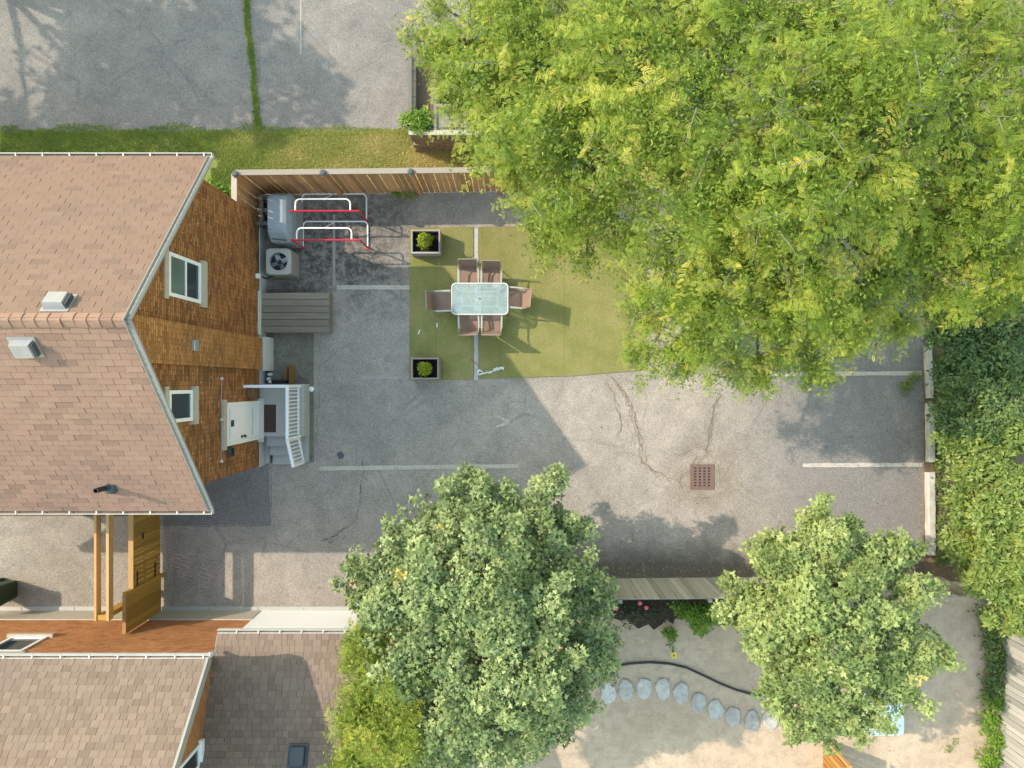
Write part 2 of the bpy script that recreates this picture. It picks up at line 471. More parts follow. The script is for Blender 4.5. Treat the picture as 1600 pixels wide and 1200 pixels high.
M['yellow'] = plain('yellow_petal', (0.75, 0.55, 0.03), 0.7, 0.2, var=0.2)

def sand_mat():
    m = NT('sandy_ground', 0.95, 0.1)
    a = m.noise(0.5, 4, 0.6); b = m.noise(3.0, 5, 0.65); c = m.noise(45, 3, 0.6)
    col = m.mix(m.ramp(a, [(0.35, 0), (0.65, 1)]), (0.39, 0.30, 0.215), (0.46, 0.36, 0.26))
    col = m.mix(m.math('MULTIPLY', m.ramp(b, [(0.35, 1), (0.55, 0)]), 0.4), col, (0.24, 0.175, 0.12))
    col = m.mix(0.7, col, m.ramp(c, [(0.25, 0.7), (0.75, 1.25)]), 'MULTIPLY')
    d = m.ramp(m.vor(9.0), [(0.05, 1), (0.12, 0)])
    col = m.mix(m.math('MULTIPLY', d, 0.5), col, (0.10, 0.075, 0.05))
    m.color(col); m.bump(m.math('ADD', b, m.math('MULTIPLY', c, 0.4)), 0.6, 0.05)
    return m.m
M['sand'] = sand_mat()

def turf_mat():
    m = NT('artificial_turf', 0.95, 0.1)
    a = m.noise(0.8, 4, 0.6); b = m.noise(5.0, 4, 0.6); c = m.noise(90, 2, 0.6); f = m.noise(30, 3, 0.7)
    col = m.mix(m.ramp(a, [(0.35, 0), (0.65, 1)]), (0.20, 0.20, 0.062), (0.265, 0.245, 0.095))
    col = m.mix(m.math('MULTIPLY', b, 0.3), col, (0.13, 0.15, 0.045))
    wear = m.ramp(m.noise(1.6, 6, 0.7, dist=0.5), [(0.45, 0), (0.72, 1)])
    col = m.mix(m.math('MULTIPLY', wear, 0.5), col, (0.30, 0.25, 0.12))
    seam = m.math('LESS_THAN', m.math('FRACT', m.math('MULTIPLY', m.math('ADD', m.sep(m.pos())[0], 0.35), 0.55)), 0.012)
    col = m.mix(m.math('MULTIPLY', seam, 0.35), col, (0.09, 0.10, 0.03))
    col = m.mix(0.8, col, m.ramp(c, [(0.25, 0.6), (0.75, 1.35)]), 'MULTIPLY')
    col = m.mix(0.5, col, m.ramp(f, [(0.3, 0.75), (0.7, 1.2)]), 'MULTIPLY')
    m.color(col); m.bump(m.math('ADD', c, f), 0.8, 0.02)
    return m.m
M['turf'] = turf_mat()

def grass_soil():
    m = NT('lawn_soil', 0.95, 0.1)
    a = m.noise(0.7, 4, 0.6); b = m.noise(12, 4, 0.65)
    x = m.sep(m.pos())[0]
    dry = m.math('MULTIPLY', m.math('ADD', x, 6.0), 0.22, True)
    col = m.mix(m.ramp(b, [(0.3, 0), (0.7, 1)]), (0.13, 0.165, 0.042), (0.21, 0.235, 0.065))
    col = m.mix(m.math('MULTIPLY', dry, 0.8), col, (0.36, 0.29, 0.12))
    m.color(col); m.bump(b, 0.8, 0.03)
    return m.m
M['lawn'] = grass_soil()

def ground_mat():
    m = NT('rough_ground', 0.95, 0.1)
    a = m.noise(0.15, 4, 0.6); b = m.noise(3, 4, 0.65)
    col = m.mix(m.ramp(a, [(0.4, 0), (0.6, 1)]), (0.07, 0.085, 0.03), (0.16, 0.135, 0.09))
    col = m.mix(m.math('MULTIPLY', b, 0.5), col, (0.06, 0.06, 0.03))
    m.color(col); return m.m
M['ground'] = ground_mat()

def frosted_glass():
    m = NT('frosted_table_glass', 0.35, 0.5)
    m.b.inputs['Base Color'].default_value = (0.46, 0.54, 0.54, 1)
    tr = m.n('BsdfTransparent'); tr.inputs[0].default_value = (0.80, 0.90, 0.90, 1)
    mx = m.n('MixShader')
    m.l(m.ramp(m.noise(3.0, 3, 0.6), [(0.3, 0.24), (0.7, 0.40)]), mx.inputs[0])
    m.l(tr.outputs[0], mx.inputs[1]); m.l(m.b.outputs[0], mx.inputs[2])
    m.l(mx.outputs[0], m.t.nodes['Material Output'].inputs[0])
    return m.m
M['table_glass'] = frosted_glass()

def siding():
    m = NT('white_siding', 0.5, 0.35)
    z = m.sep(m.pos())[2]
    w = m.math('FRACT', m.math('MULTIPLY', z, 8.0))
    m.color(m.mix(m.math('MULTIPLY', m.ramp(w, [(0.0, 1), (0.12, 0)]), 0.35), (0.84, 0.84, 0.84), (0.55, 0.55, 0.55)))
    m.bump(w, 0.5, 0.015)
    return m.m
M['siding'] = siding()

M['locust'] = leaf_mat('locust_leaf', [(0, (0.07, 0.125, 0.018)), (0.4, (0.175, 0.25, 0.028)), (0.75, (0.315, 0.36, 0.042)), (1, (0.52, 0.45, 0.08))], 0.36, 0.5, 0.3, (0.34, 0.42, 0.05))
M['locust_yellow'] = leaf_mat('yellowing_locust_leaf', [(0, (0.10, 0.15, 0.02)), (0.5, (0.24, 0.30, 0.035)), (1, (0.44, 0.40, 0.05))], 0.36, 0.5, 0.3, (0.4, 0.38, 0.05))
M['maple'] = leaf_mat('maple_leaf', [(0, (0.055, 0.085, 0.028)), (0.4, (0.145, 0.195, 0.065)), (0.85, (0.275, 0.325, 0.12)), (0.93, (0.30, 0.33, 0.12)), (1, (0.46, 0.36, 0.08))], 0.13, 0.5, 0.35, (0.16, 0.24, 0.05))
M['maple_light'] = leaf_mat('light_maple_leaf', [(0, (0.065, 0.10, 0.028)), (0.4, (0.175, 0.23, 0.062)), (0.85, (0.32, 0.36, 0.115)), (0.95, (0.34, 0.36, 0.11)), (1, (0.46, 0.34, 0.07))], 0.15, 0.5, 0.35, (0.2, 0.28, 0.05))
M['hedge_dark'] = leaf_mat('dark_hedge_leaf', [(0, (0.04, 0.08, 0.02)), (0.5, (0.09, 0.14, 0.035)), (1, (0.19, 0.245, 0.06))], 0.25, 0.45, 0.4, (0.12, 0.2, 0.04))
M['hedge_light'] = leaf_mat('light_hedge_leaf', [(0, (0.08, 0.13, 0.025)), (0.5, (0.185, 0.25, 0.05)), (1, (0.33, 0.345, 0.075))], 0.3, 0.45, 0.4, (0.25, 0.32, 0.05))
M['bush'] = leaf_mat('bright_bush_leaf', [(0, (0.06, 0.13, 0.015)), (0.5, (0.12, 0.22, 0.02)), (1, (0.23, 0.32, 0.04))], 0.35, 0.5, 0.3, (0.25, 0.4, 0.04))
M['conifer'] = leaf_mat('golden_conifer', [(0, (0.096, 0.138, 0.012)), (0.5, (0.204, 0.253, 0.020)), (1, (0.360, 0.368, 0.030))], 0.25, 0.6, 0.2, (0.3, 0.36, 0.04))
M['rose_leaf'] = leaf_mat('dark_rose_leaf', [(0, (0.02, 0.03, 0.015)), (0.6, (0.05, 0.055, 0.025)), (1, (0.10, 0.12, 0.04))], 0.2, 0.5, 0.3, (0.08, 0.1, 0.03))
M['grass'] = leaf_mat('grass_blade', [(0, (0.10, 0.16, 0.028)), (0.35, (0.18, 0.25, 0.04)), (0.6, (0.30, 0.32, 0.08)), (0.8, (0.48, 0.39, 0.14)), (1, (0.60, 0.48, 0.20))], 0.3, 0.6, 0.2, (0.25, 0.28, 0.06))
M['litter'] = leaf_mat('fallen_leaf', [(0, (0.12, 0.07, 0.03)), (0.5, (0.34, 0.24, 0.08)), (1, (0.50, 0.40, 0.15))], 0.15, 0.8, 0.1, (0.4, 0.3, 0.1))

# ------------------------------------------------------------------ ground and pavements
def poly(pts, h=0.0): return [P(x, y, h)[:2] for x, y in pts]

b = MB(); b.sheet([(-250,-250),(250,-250),(250,250),(-250,250)], -0.03)
ground = struct('ground', b, M['ground'])
LOT = [(250,297),(1444,297),(1444,905),(1444,905),(540,906),(540,955),(250,955)]
b = MB(); b.sheet(poly(LOT), 0.0)
lot = struct('parking_lot', b, M['asphalt'])
b = MB(); b.sheet(poly([(-400,806),(250,806),(250,952),(-400,952)]), 0.004)
struct('driveway', b, M['driveway'])
b = MB(); b.sheet(poly([(-400,-400),(1500,-400),(1500,200),(640,200),(600,203),(430,207),(200,205),(0,208),(-400,208)]), -0.004)
north_lot = struct('neighbour_parking_lot', b, M['asphalt_north'])
b = MB(); b.sheet(poly([(-400,200),(1444,200),(1444,299),(415,299),(415,340),(-400,340)]), -0.012)
lawn = struct('lawn_strip', b, M['lawn'])
b = MB(); b.sheet(poly([(545,903),(1570,890),(1570,1500),(545,1500)]), -0.008)
yard = struct('sand_yard', b, M['sand'])
b = MB(); b.sheet(poly([(1438,250),(1900,250),(1900,915),(1438,908)]), -0.004)
struct('hedge_bed', b, M['earth'])
# newer asphalt square beside the steps
b = MB(); b.sheet(poly([(250,722),(420,722),(423,820),(250,822)]), 0.004)
b.build('asphalt_patch', M['asphalt_patch'], lot)
# concrete pad at the foot of the wall
b = MB(); b.box((-7.0, P(0,722)[1], -0.02), (P(490,0)[0], P(0,452)[1], 0.03))
pad = struct('concrete_pad', b, M['pad'])
# walk along the neighbour's wall
b = MB()
x0 = -16.0
xs = [-16, -13.9, -12.4, -11.0, -9.9, -8.6, -7.2, -5.9, -4.6, -3.3]
for i in range(len(xs)-1):
    pass
walk = struct('concrete_walk', MB().box((-16, -6.46, -0.03), (-3.3, P(0,947)[1], 0.02)), M['concrete'])
slab_me = MB().box((-0.5,-0.5,-0.5),(0.5,0.5,0.5)).mesh('slab', M['concrete'])
for i in range(len(xs)-1):
    cx = (xs[i]+xs[i+1])/2; w = xs[i+1]-xs[i]-0.015
    piece('slab', slab_me, walk, T(cx, (-6.46+P(0,947)[1])/2, 0.028+random.uniform(-.003,.003)) @ SC(w, 0.135, 0.03))

# ---- painted lines
def line(p, q, w, mat, z=0.008, parent=lot, name='painted_line'):
    a = Vector(P(*p)); c = Vector(P(*q)); d = (c-a).normalized(); n = Vector((-d.y, d.x, 0))*w/2
    b = MB()
    N = 14
    L = []; R = []
    for i in range(N+1):
        t = a.lerp(c, i/N)
        L.append(t+n*(1+random.uniform(-.12,.12))); R.append(t-n*(1+random.uniform(-.12,.12)))
    vs = [(v.x,v.y,z) for v in L]+[(v.x,v.y,z) for v in R]
    b.add(vs, [(i,i+1,N+2+i,N+1+i) for i in range(N)])
    return b.build(name, mat, parent)
line((499,732),(811,728),0.12,M['white_line'])
line((526,449),(640,449),0.12,M['white_line'])
line((563,590),(641,589),0.11,M['faint_line'])
line((522,335),(522,447),0.07,M['faint_line'])
line((1254,727),(1441,726),0.12,M['clean_line'])
line((1178,585),(1440,583),0.12,M['white_line'])
line((744,357),(744,594),0.12,M['seam_line'])
line((776,650),(796,659),0.075,M['clean_line'], 0.008)
line((776,667),(795,660),0.075,M['clean_line'], 0.009)
line((470,-20),(470,85),0.045,M['faint_line'],0.003,north_lot)

# ---- cracks: narrow ribbons of dirt lying in the joints
zc = [0.0045]
def crack(pts, w=0.03, mat='crack', wob=5.0, parent=lot, base=None):
    pp = []
    for i in range(len(pts)-1):
        (x0,y0),(x1,y1) = pts[i], pts[i+1]
        n = max(2, int(math.hypot(x1-x0,y1-y0)/5))
        for j in range(n):
            t = j/n
            pp.append((x0+(x1-x0)*t+random.gauss(0,wob*0.3), y0+(y1-y0)*t+random.gauss(0,wob*0.3)))
    pp.append(pts[-1])
    zc[0] += 0.00004
    z = zc[0] if base is None else base
    L = []; R = []
    for i,(x,y) in enumerate(pp):
        p = Vector(P(x,y)); a = Vector(P(*pp[max(i-1,0)])); c = Vector(P(*pp[min(i+1,len(pp)-1)]))
        d = (c-a).normalized(); n = Vector((-d.y,d.x,0))
        k = w/2*random.uniform(0.25,1.5)*(0.35 if i in (0,len(pp)-1) else 1)
        L.append(p+n*k); R.append(p-n*k)
    N = len(pp)
    b = MB(); b.add([(v.x,v.y,z) for v in L]+[(v.x,v.y,z) for v in R], [(i,i+1,N+i+1,N+i) for i in range(N-1)])
    return b.build('crack', M[mat], parent)
for pts, w in [
    ([(945,588),(960,618),(968,640),(970,668),(962,690)],.03), ([(955,586),(975,612),(990,640),(996,668),(1004,690),(1003,722),(1022,735),(1038,745)],.045),
    ([(962,600),(980,622),(985,650),(1000,690)],.02), ([(1000,690),(1010,715),(1006,725)],.02), ([(960,714),(980,708),(1000,712)],.015),
    ([(1128,615),(1116,640),(1112,668),(1106,700),(1104,715)],.05), ([(1122,630),(1110,660),(1108,690)],.02),
    ([(1104,698),(1082,700),(1066,710),(1050,716)],.025), ([(1106,708),(1118,716),(1122,728),(1126,742),(1124,758)],.02),
    ([(1078,740),(1078,728),(1090,714),(1104,712)],.025), ([(1078,735),(1066,745),(1060,752),(1066,764)],.02),
    ([(1038,745),(1055,748),(1066,740)],.015), ([(1126,748),(1150,755),(1180,770)],.012),([(1080,775),(1100,780),(1118,776)],.02),
    ([(1150,675),(1170,682),(1180,690)],.01),
    ]:
    crack(pts, w*.55)
    for _k in range(2): crack([(x_+random.gauss(0,4), y_+random.gauss(0,4)) for x_, y_ in pts], w*.3, wob=7)
for pts, w in [
    ([(565,712),(568,730),(566,745),(576,752)],.025), ([(560,716),(553,735),(545,748)],.012), ([(566,745),(562,770),(560,800),(555,815)],.03),
    ([(545,820),(530,832),(518,840),(500,846)],.035), ([(555,815),(540,826),(525,836)],.02), ([(470,835),(456,848),(440,858)],.015),([(505,840),(515,845),(522,842)],.03),
    ([(455,750),(470,760),(500,756)],.008), ([(500,500),(500,560),(497,640),(494,722)],.012),
    ]:
    crack(pts, w*.6, 'crack_dark')
crack([(423,722),(424,770),(423,822)],.012,'crack_dark',1.0)
crack([(300,823),(380,822),(423,821)],.012,'crack_dark',1.0)

# ---- storm drain grate
gx, gy = P(1097,745)[:2]
g = thing('drain_grate', 'square rusty iron drain grate set in the sunlit asphalt', 'drain grate', (gx,gy,0))
bz = 0.006
MB().box((gx-.31,gy-.33,-.02),(gx+.31,gy+.33,bz)).build('dark_sump', M['dark'], g)
fr = MB()
fr.box((gx-.34,gy-.36,-.02),(gx+.34,gy-.30,.022)).box((gx-.34,gy+.30,-.02),(gx+.34,gy+.36,.022)).box((gx-.34,gy-.299,-.02),(gx-.28,gy+.299,.022)).box((gx+.28,gy-.299,-.02),(gx+.34,gy+.299,.022))
fr.build('grate_frame', M['rust'], g)
for i in range(5):
    x = gx-.26+i*.13
    MB().box((x-.032,gy-.29,-.01),(x+.032,gy+.29,.0175)).build('grate_bar', M['rust'], g)
for j in range(8):
    y = gy-.285+j*.0814
    MB().box((gx-.279,y-.02,-.01),(gx+.279,y+.02,.016)).build('grate_crossbar', M['rust'], g)

# ---- artificial turf, two rolls with a gap between
def turf(pts, label):
    b = MB(); b.prism(poly(pts), 0.010, 0.026)
    return tag(b.build('turf_mat', M['turf']), label, 'artificial turf', 'rolls of artificial turf on the asphalt')
turf([(640,356),(740,355),(740,593),(690,594),(640,594)], 'artificial turf roll with the two square planters on it')
turf([(748,355),(1010,349),(1010,578),(985,580),(900,587),(748,592)], 'wider artificial turf roll running under the locust branches')

# ---- wheel stops along the hedge
def wheel_stop(a, c, w, lab):
    p = Vector(P(*a)); q = Vector(P(*c))
    N = 12; b = MB(); n0 = []
    prof = [(-.5,0),(-.46,.13),(-.34,.16),(.34,.16),(.46,.13),(.5,0)]
    for i in range(N+1):
        t = p.lerp(q, i/N)
        for (u,z) in prof:
            b.v.append((t.x+u*w+random.gauss(0,.006), t.y+random.gauss(0,.006), max(0,z+random.gauss(0,.006)) if z else 0))
    k = len(prof)
    for i in range(N):
        for j in range(k-1):
            b.f.append((i*k+j,i*k+j+1,(i+1)*k+j+1,(i+1)*k+j))
    b.f.append(tuple(range(k))); b.f.append(tuple(N*k+j for j in range(k)))
    return tag(b.build('wheel_stop', M['kerb']), lab, 'kerb stone', 'concrete wheel stops at the hedge')
wheel_stop((1447,540),(1451,622),.17,'broken concrete wheel stop next to the short metal post')
wheel_stop((1450,630),(1452,721),.2,'concrete wheel stop between the broken one and the painted stall line')
wheel_stop((1451,737),(1452,866),.24,'long clean concrete wheel stop at the corner by the old fence')

# ------------------------------------------------------------------ shared builders
def slope_matrix(origin, u, v):
    u = Vector(u).normalized(); v = Vector(v).normalized(); n = u.cross(v)
    m = Matrix((u, v, n)).transposed().to_4x4(); m.translation = Vector(origin); return m

SHW = 0.007
def shingle_verts(M4, u0, u1, v0, e, th):
    pts = [(u0,v0,0.0),(u1,v0,0.0),(u1,v0+e*1.25,0.0),(u0,v0+e*1.25,0.0),(u0,v0,th),(u1,v0,th),(u1,v0+e*1.25,th*0.3),(u0,v0+e*1.25,th*0.3)]
    return [M4 @ Vector(p) for p in pts]
SF = [(4,5,6,7),(0,1,5,4),(1,2,6,5),(3,0,4,7)]
def shingles(slope, M4, ulen, vlen, w, e, mat, budget, th=0.019, stagger=0.5, margin=10, irregular=0.0):
    """individual shingle tabs: the largest in view are objects, the others one joined part"""
    tpl = MB(); tpl.add([(0,0,0),(1,0,0),(1,1.25,0),(0,1.25,0),(0,0,1),(1,0,1),(1,1.25,.3),(0,1.25,.3)], SF)
    me = tpl.mesh('shingle', mat)
    items = []
    nv = int(vlen/e)
    for j in range(nv+1):
        v0 = j*e
        if v0 + e*0.4 > vlen: break
        off = -(j % 2)*w*stagger - random.uniform(0,.06)*w - (w*0.33*(j % 3) if irregular else 0)
        u = off
        while u < ulen:
            ww = w*(1+random.uniform(-irregular, irregular))
            a = max(u, 0); c = min(u+ww-SHW, ulen)
            if c-a > 0.03:
                p = M4 @ Vector(((a+c)/2, v0+e/2, 0)); px, py = proj(*p)
                vis = -margin < px < 1600+margin and -margin < py < 1200+margin
                items.append((vis, p.z, a, c, v0, th*random.uniform(.75,1.3)))
            u += ww
    vis = sorted([i for i in items if i[0]], key=lambda i: -i[1])
    single = vis[:budget]; rest = vis[budget:] + [i for i in items if not i[0]]
    for _, _, a, c, v0, t in single:
        piece('shingle', me, slope, M4 @ T(a, v0, 0) @ SC(c-a, e, t))
    if rest:
        b = MB()
        for _, _, a, c, v0, t in rest: b.add(shingle_verts(M4, a, c, v0, e, t), SF)
        o = b.build('shingle_field', mat, slope); o['kind'] = 'stuff'
    return len(single)

def gutter(parent, x0, x1, y, z, side, hang, mat):
    """U-shaped gutter along X; side=+1 opens away towards +Y"""
    b = MB(); w = 0.085*side
    b.box((x0,min(y,y+.012*side),z-.11),(x1,max(y,y+.012*side),z+.005))
    b.box((x0,min(y+w,y+w-.014*side),z-.10),(x1,max(y+w,y+w-.014*side),z+.015))
    b.box((x0,min(y+.013*side,y+w-.015*side),z-.11),(x1,max(y+.013*side,y+w-.015*side),z-.095))
    b.box((x1+.001,min(y,y+w),z-.11),(x1+.013,max(y,y+w),z+.015))
    g = b.build('gutter', mat, parent)
    MB().box((x0,min(y+.014*side,y+w-.016*side),z-.094),(x1,max(y+.014*side,y+w-.016*side),z-.035)).build('debris', M['earth'], g)
    for x in hang:
        MB().box((x-.014,min(y-.03*side,y+w),z+.0155),(x+.014,max(y-.03*side,y+w),z+.024)).build('gutter_hanger', mat, g)
    return g

def window(parent, face, axis, a0, a1, z0, z1, split=None, sill=0.12, lint=0.16, stone='stone_trim', curtain=None, ext=.07):
    """window in a wall; axis 'Y': wall normal +X at x=face, axis 'X': normal +Y at y=face"""
    def bx(b, u0, u1, w0, w1, d0, d1):
        if axis == 'Y': b.box((face+d0,u0,w0),(face+d1,u1,w1))
        else: b.box((u0,face+d0,w0),(u1,face+d1,w1))
        return b
    t = 0.075
    f = MB()
    bx(f,a0,a1,z0,z0+t,-.06,.035); bx(f,a0,a1,z1-t,z1,-.06,.035); bx(f,a0,a0+t,z0+t,z1-t,-.06,.034); bx(f,a1-t,a1,z0+t,z1-t,-.06,.034)
    fo = f.build('window', M['white_paint'], parent)
    if split == 'h':
        s = z0+(z1-z0)*.48
        bx(MB(),a0+t,a1-t,s-.03,s+.03,-.05,.028).build('mullion', M['white_paint'], fo)
        bx(MB(),a0+t,a1-t,z0+t,s-.03,-.05,.006).build('pane', M['window_glass'], fo)
        bx(MB(),a0+t,a1-t,s+.03,z1-t,-.05,.014).build('pane', M['curtain_glass'], fo)
    elif split is not None:
        s = a0+(a1-a0)*split
        bx(MB(),s-.03,s+.03,z0+t,z1-t,-.05,.028).build('mullion', M['white_paint'], fo)
        bx(MB(),a0+t,s-.03,z0+t,z1-t,-.05,.006).build('pane', M['window_glass'], fo)
        bx(MB(),s+.03,a1-t,z0+t,z1-t,-.05,.012).build('pane', M[curtain] if curtain else M['window_glass'], fo)
    else:
        bx(MB(),a0+t,a1-t,z0+t,z1-t,-.05,.008).build('pane', M['window_glass'], fo)
    if sill: bx(MB(),a0-ext,a1+ext,z0-sill,z0-.002,-.05,.09).build('sill', M[stone], fo)
    if lint: bx(MB(),a0-ext,a1+ext,z1+.002,z1+lint,-.05,.03).build('lintel', M[stone], fo)
    return fo

# ------------------------------------------------------------------ the brick house
XW, XB, XR = -7.0, -6.86, -6.75      # gable wall, chimney breast, rake edge
XFAR = -17.0
YE_N, YE_S, ZE = 5.07, -2.82, 4.19
YRIDGE, ZR = 1.12, 7.53
PITCH = math.atan2(ZR-ZE, YE_N-YRIDGE)
h1 = thing('brick_house', 'brown brick house with pinkish shingle gable roof and white porch railing', 'house', (XW-4.5, 1.15, 0))
def roof_under(y): return ZR - abs(y-YRIDGE)*math.tan(PITCH) - 0.20
YN, YS = 4.64, -2.27
pent = [(XW,YS,0.5),(XW,YN,0.5),(XW,YN,roof_under(YN)),(XW,YRIDGE,roof_under(YRIDGE)),(XW,YS,roof_under(YS))]
MB().extrude(pent, (XFAR+1-XW,0,0)).build('wall', M['brick'], h1)
MB().box((XFAR+1,YS-.02,-.05),(XW+.025,YN+.02,0.499)).build('foundation', M['foundation'], h1)
# chimney breast
ya, yb = .40, 1.27
pc = [(XB,ya,0.62),(XB,yb,0.62),(XB,yb,roof_under(yb)-.02),(XB,YRIDGE,roof_under(YRIDGE)-.02),(XB,ya,roof_under(ya)-.02)]
cb = MB().extrude(pc, (XW-XB+.01,0,0)).build('chimney_breast', M['brick_light'], h1)
MB().box((XW,ya-.03,-.05),(XB+.10,yb+.03,0.618)).build('chimney_footing', M['foundation'], h1)
MB().obox(T(XB+.04,.83,4.72), (.09,.24,.22)).build('wall_vent', M['galv'], h1, bevel=.02)
# roof
ct = math.cos(PITCH); st = math.sin(PITCH); vlen = (YE_N-YRIDGE)/ct
L1 = XR-XFAR
for nm, MM in (('south', slope_matrix((XFAR,YE_S,ZE),(1,0,0),(0,ct,st))), ('north', slope_matrix((XR,YE_N,ZE),(-1,0,0),(0,-ct,st)))):
    b = MB(); b.obox(MM @ T(L1/2, vlen/2, -.07), (L1-.006, vlen-.06, .13))
    sl = b.build('roof_slope', M['trim_grey'], h1)
    shingles(sl, MM, L1, vlen-.02, .335, .148, M['shingle' if nm == 'south' else 'shingle_sun_offset'], 150)
# rake boards
for s, ye in ((1,YE_N),(-1,YE_S)):
    p = Vector((XR+.02,ye,ZE-.03)); q = Vector((XR+.02,YRIDGE,ZR-.03))
    MB().bar(p,q,.04,.15,(0,-s*st,ct)).build('rake_board', M['trim_grey'], h1)
    MB().bar(p+Vector((-.005,0,.10)),q+Vector((-.005,0,.10)),.05,.012,(0,-s*st,ct)).build('drip_edge', M['trim_grey'], h1)
    MB().box((XFAR,min(ye-s*.03,ye),ZE-.22),(XR-.01,max(ye-s*.03,ye),ZE-.01)).build('fascia', M['white_metal'], h1)
    gutter(h1, XFAR, XR+.04, ye+.005*s, ZE-.015, s, [XR+.0-i*.60-.12 for i in range(9)], M['white_metal'])
# ridge caps
cap = MB(); hw = .17; prof_ = []
for k_ in range(7):                       # rounded over the ridge, thick dark edge to the east
    u_ = -1+2*k_/6
    prof_.append((u_*hw*ct, -hw*st*(abs(u_)**1.5)))
for x_, dz in ((0,-.022),(.30,.0),(.30,-.018)):
    cap.v += [(x_, y_, z_+dz) for y_, z_ in prof_]
for q_ in range(2):
    for k_ in range(6): cap.f.append((q_*7+k_,q_*7+k_+1,(q_+1)*7+k_+1,(q_+1)*7+k_))
cme = cap.mesh('ridge_cap', M['shingle'])
i = 0; x = XR-.29
while x > -11.5:
    piece('ridge_cap', cme, h1, T(x, YRIDGE+random.uniform(-.004,.004), ZR+.045+random.uniform(0,.006)) @ RZ(random.uniform(-.02,.02)) @ Matrix.Rotation(0,4,'Z'))
    x -= .225
# wall windows, door, fittings
window(h1, XW, 'Y', 1.80, 2.70, 4.12, 5.55, 'h', .20, .15)
window(h1, XW, 'Y', -.80, -.13, 4.52, 5.53, None, .17, .15, ext=.08)
d = MB().box((XW-.05,-1.44,.58),(XW+.03,-.54,2.72)).build('door', M['white_paint'], h1)
MB().box((XW+.03,-1.36,1.05),(XW+.042,-.62,1.12)).build('door_moulding', M['dirty_white'], d)
MB().box((XW+.03,-1.36,2.55),(XW+.042,-.62,2.60)).build('door_moulding', M['dirty_white'], d)
MB().box((XW+.03,-1.06,2.30),(XW+.04,-.90,2.48)).build('door_window', M['window_glass'], d)
MB().tube([(XW+.03,-1.35,1.66),(XW+.09,-1.35,1.66)],.035,10).build('door_knob', M['dark'], d)
MB().tube([(XW+.03,-1.35,1.82),(XW+.06,-1.35,1.82)],.035,10).build('deadbolt', M['dark'], d)
fr = MB(); fr.box((XW-.04,-1.52,.58),(XW+.05,-1.442,2.79)).box((XW-.04,-.538,.58),(XW+.05,-.46,2.79)).box((XW-.04,-1.44,2.722),(XW+.049,-.54,2.79))
fr.build('door_frame', M['white_paint'], d)
MB().box((XW-.04,-1.60,2.795),(XW+.07,-.38,2.98)).build('door_lintel', M['stone_trim'], d)
MB().box((XW,-1.60,.555),(XW+.16,-.40,.60)).build('door_sill', M['white_metal'], d)
# conduit with small lamps
MB().tube([(XW+.03,.13,3.04),(XW+.03,-1.85,3.04)],.008,6).build('conduit', M['trim_grey'], h1)
for yy in (.13,-.85,-1.85): MB().obox(T(XW+.04,yy,3.04),(.05,.07,.06)).build('junction_box', M['dirty_white'], h1)
v = MB().obox(T(XW+.05,-1.68,2.55),(.10,.22,.26)).build('dryer_vent', M['slate'], h1, bevel=.015)
for k in range(3): MB().obox(T(XW+.105,-1.68,2.48+k*.07),(.02,.2,.03)).build('louvre', M['dark'], v)
MB().obox(T(XW+.06,2.95,.72),(.10,.12,.14)).build('disconnect_box', M['white_paint'], h1)
MB().tube([(XW+.08,2.95,.68),(XW+.20,2.92,.45),(XW+.40,3.02,.42)],.02,6).build('line_set', M['dark'], h1)
MB().obox(T(XW+.09,-.22,1.22),(.17,.28,.34)).build('mailbox', M['plank'], h1)
# roof vents
def box_vent(px, py, slope):
    ysgn = 1 if slope == 'n' else -1
    z = 7.0
    for _ in range(12):
        x, y, _z = P(px, py, z); z = ZR-abs(y-YRIDGE)*math.tan(PITCH)+.08
    a = -PITCH*ysgn
    MM = T(x,y,z-.08) @ RX(a)
    v = MB().obox(MM @ T(0,0,.015),(.50,.44,.03)).build('roof_vent', M['vent_metal'], h1)
    top = [(-.20,-.17),(.20,-.17),(.20,.17),(-.20,.17)]
    bm_ = MB(); bm_.add([MM @ Vector((x_,y_,.03)) for x_,y_ in top]+[MM @ Vector((x_*.85-.0,y_*.8,.17)) for x_,y_ in top],[(0,1,5,4),(1,2,6,5),(2,3,7,6),(3,0,4,7),(4,5,6,7)])
    bm_.build('vent_hood', M['vent_metal'], v)
    MB().obox(MM @ T(.205,0,.09),(.05,.27,.09)).build('vent_louvre', M['slate'], v)
box_vent(88,474,'n'); box_vent(36,541,'s')
z = 5.2
for _ in range(12):
    x, y, _z = P(172,761,z); z = ZR-abs(y-YRIDGE)*math.tan(PITCH)
vp = MB().lathe([(.17,-.12),(.13,.05),(.075,.08),(.07,.16)],(x,y,z+.02),14).build('vent_pipe', M['slate'], h1, True)
MB().lathe([(.055,0),(.055,.42),(.042,.42),(.042,.30)],(x,y,z+.10),14).build('pipe_end', M['dark'], vp, True)

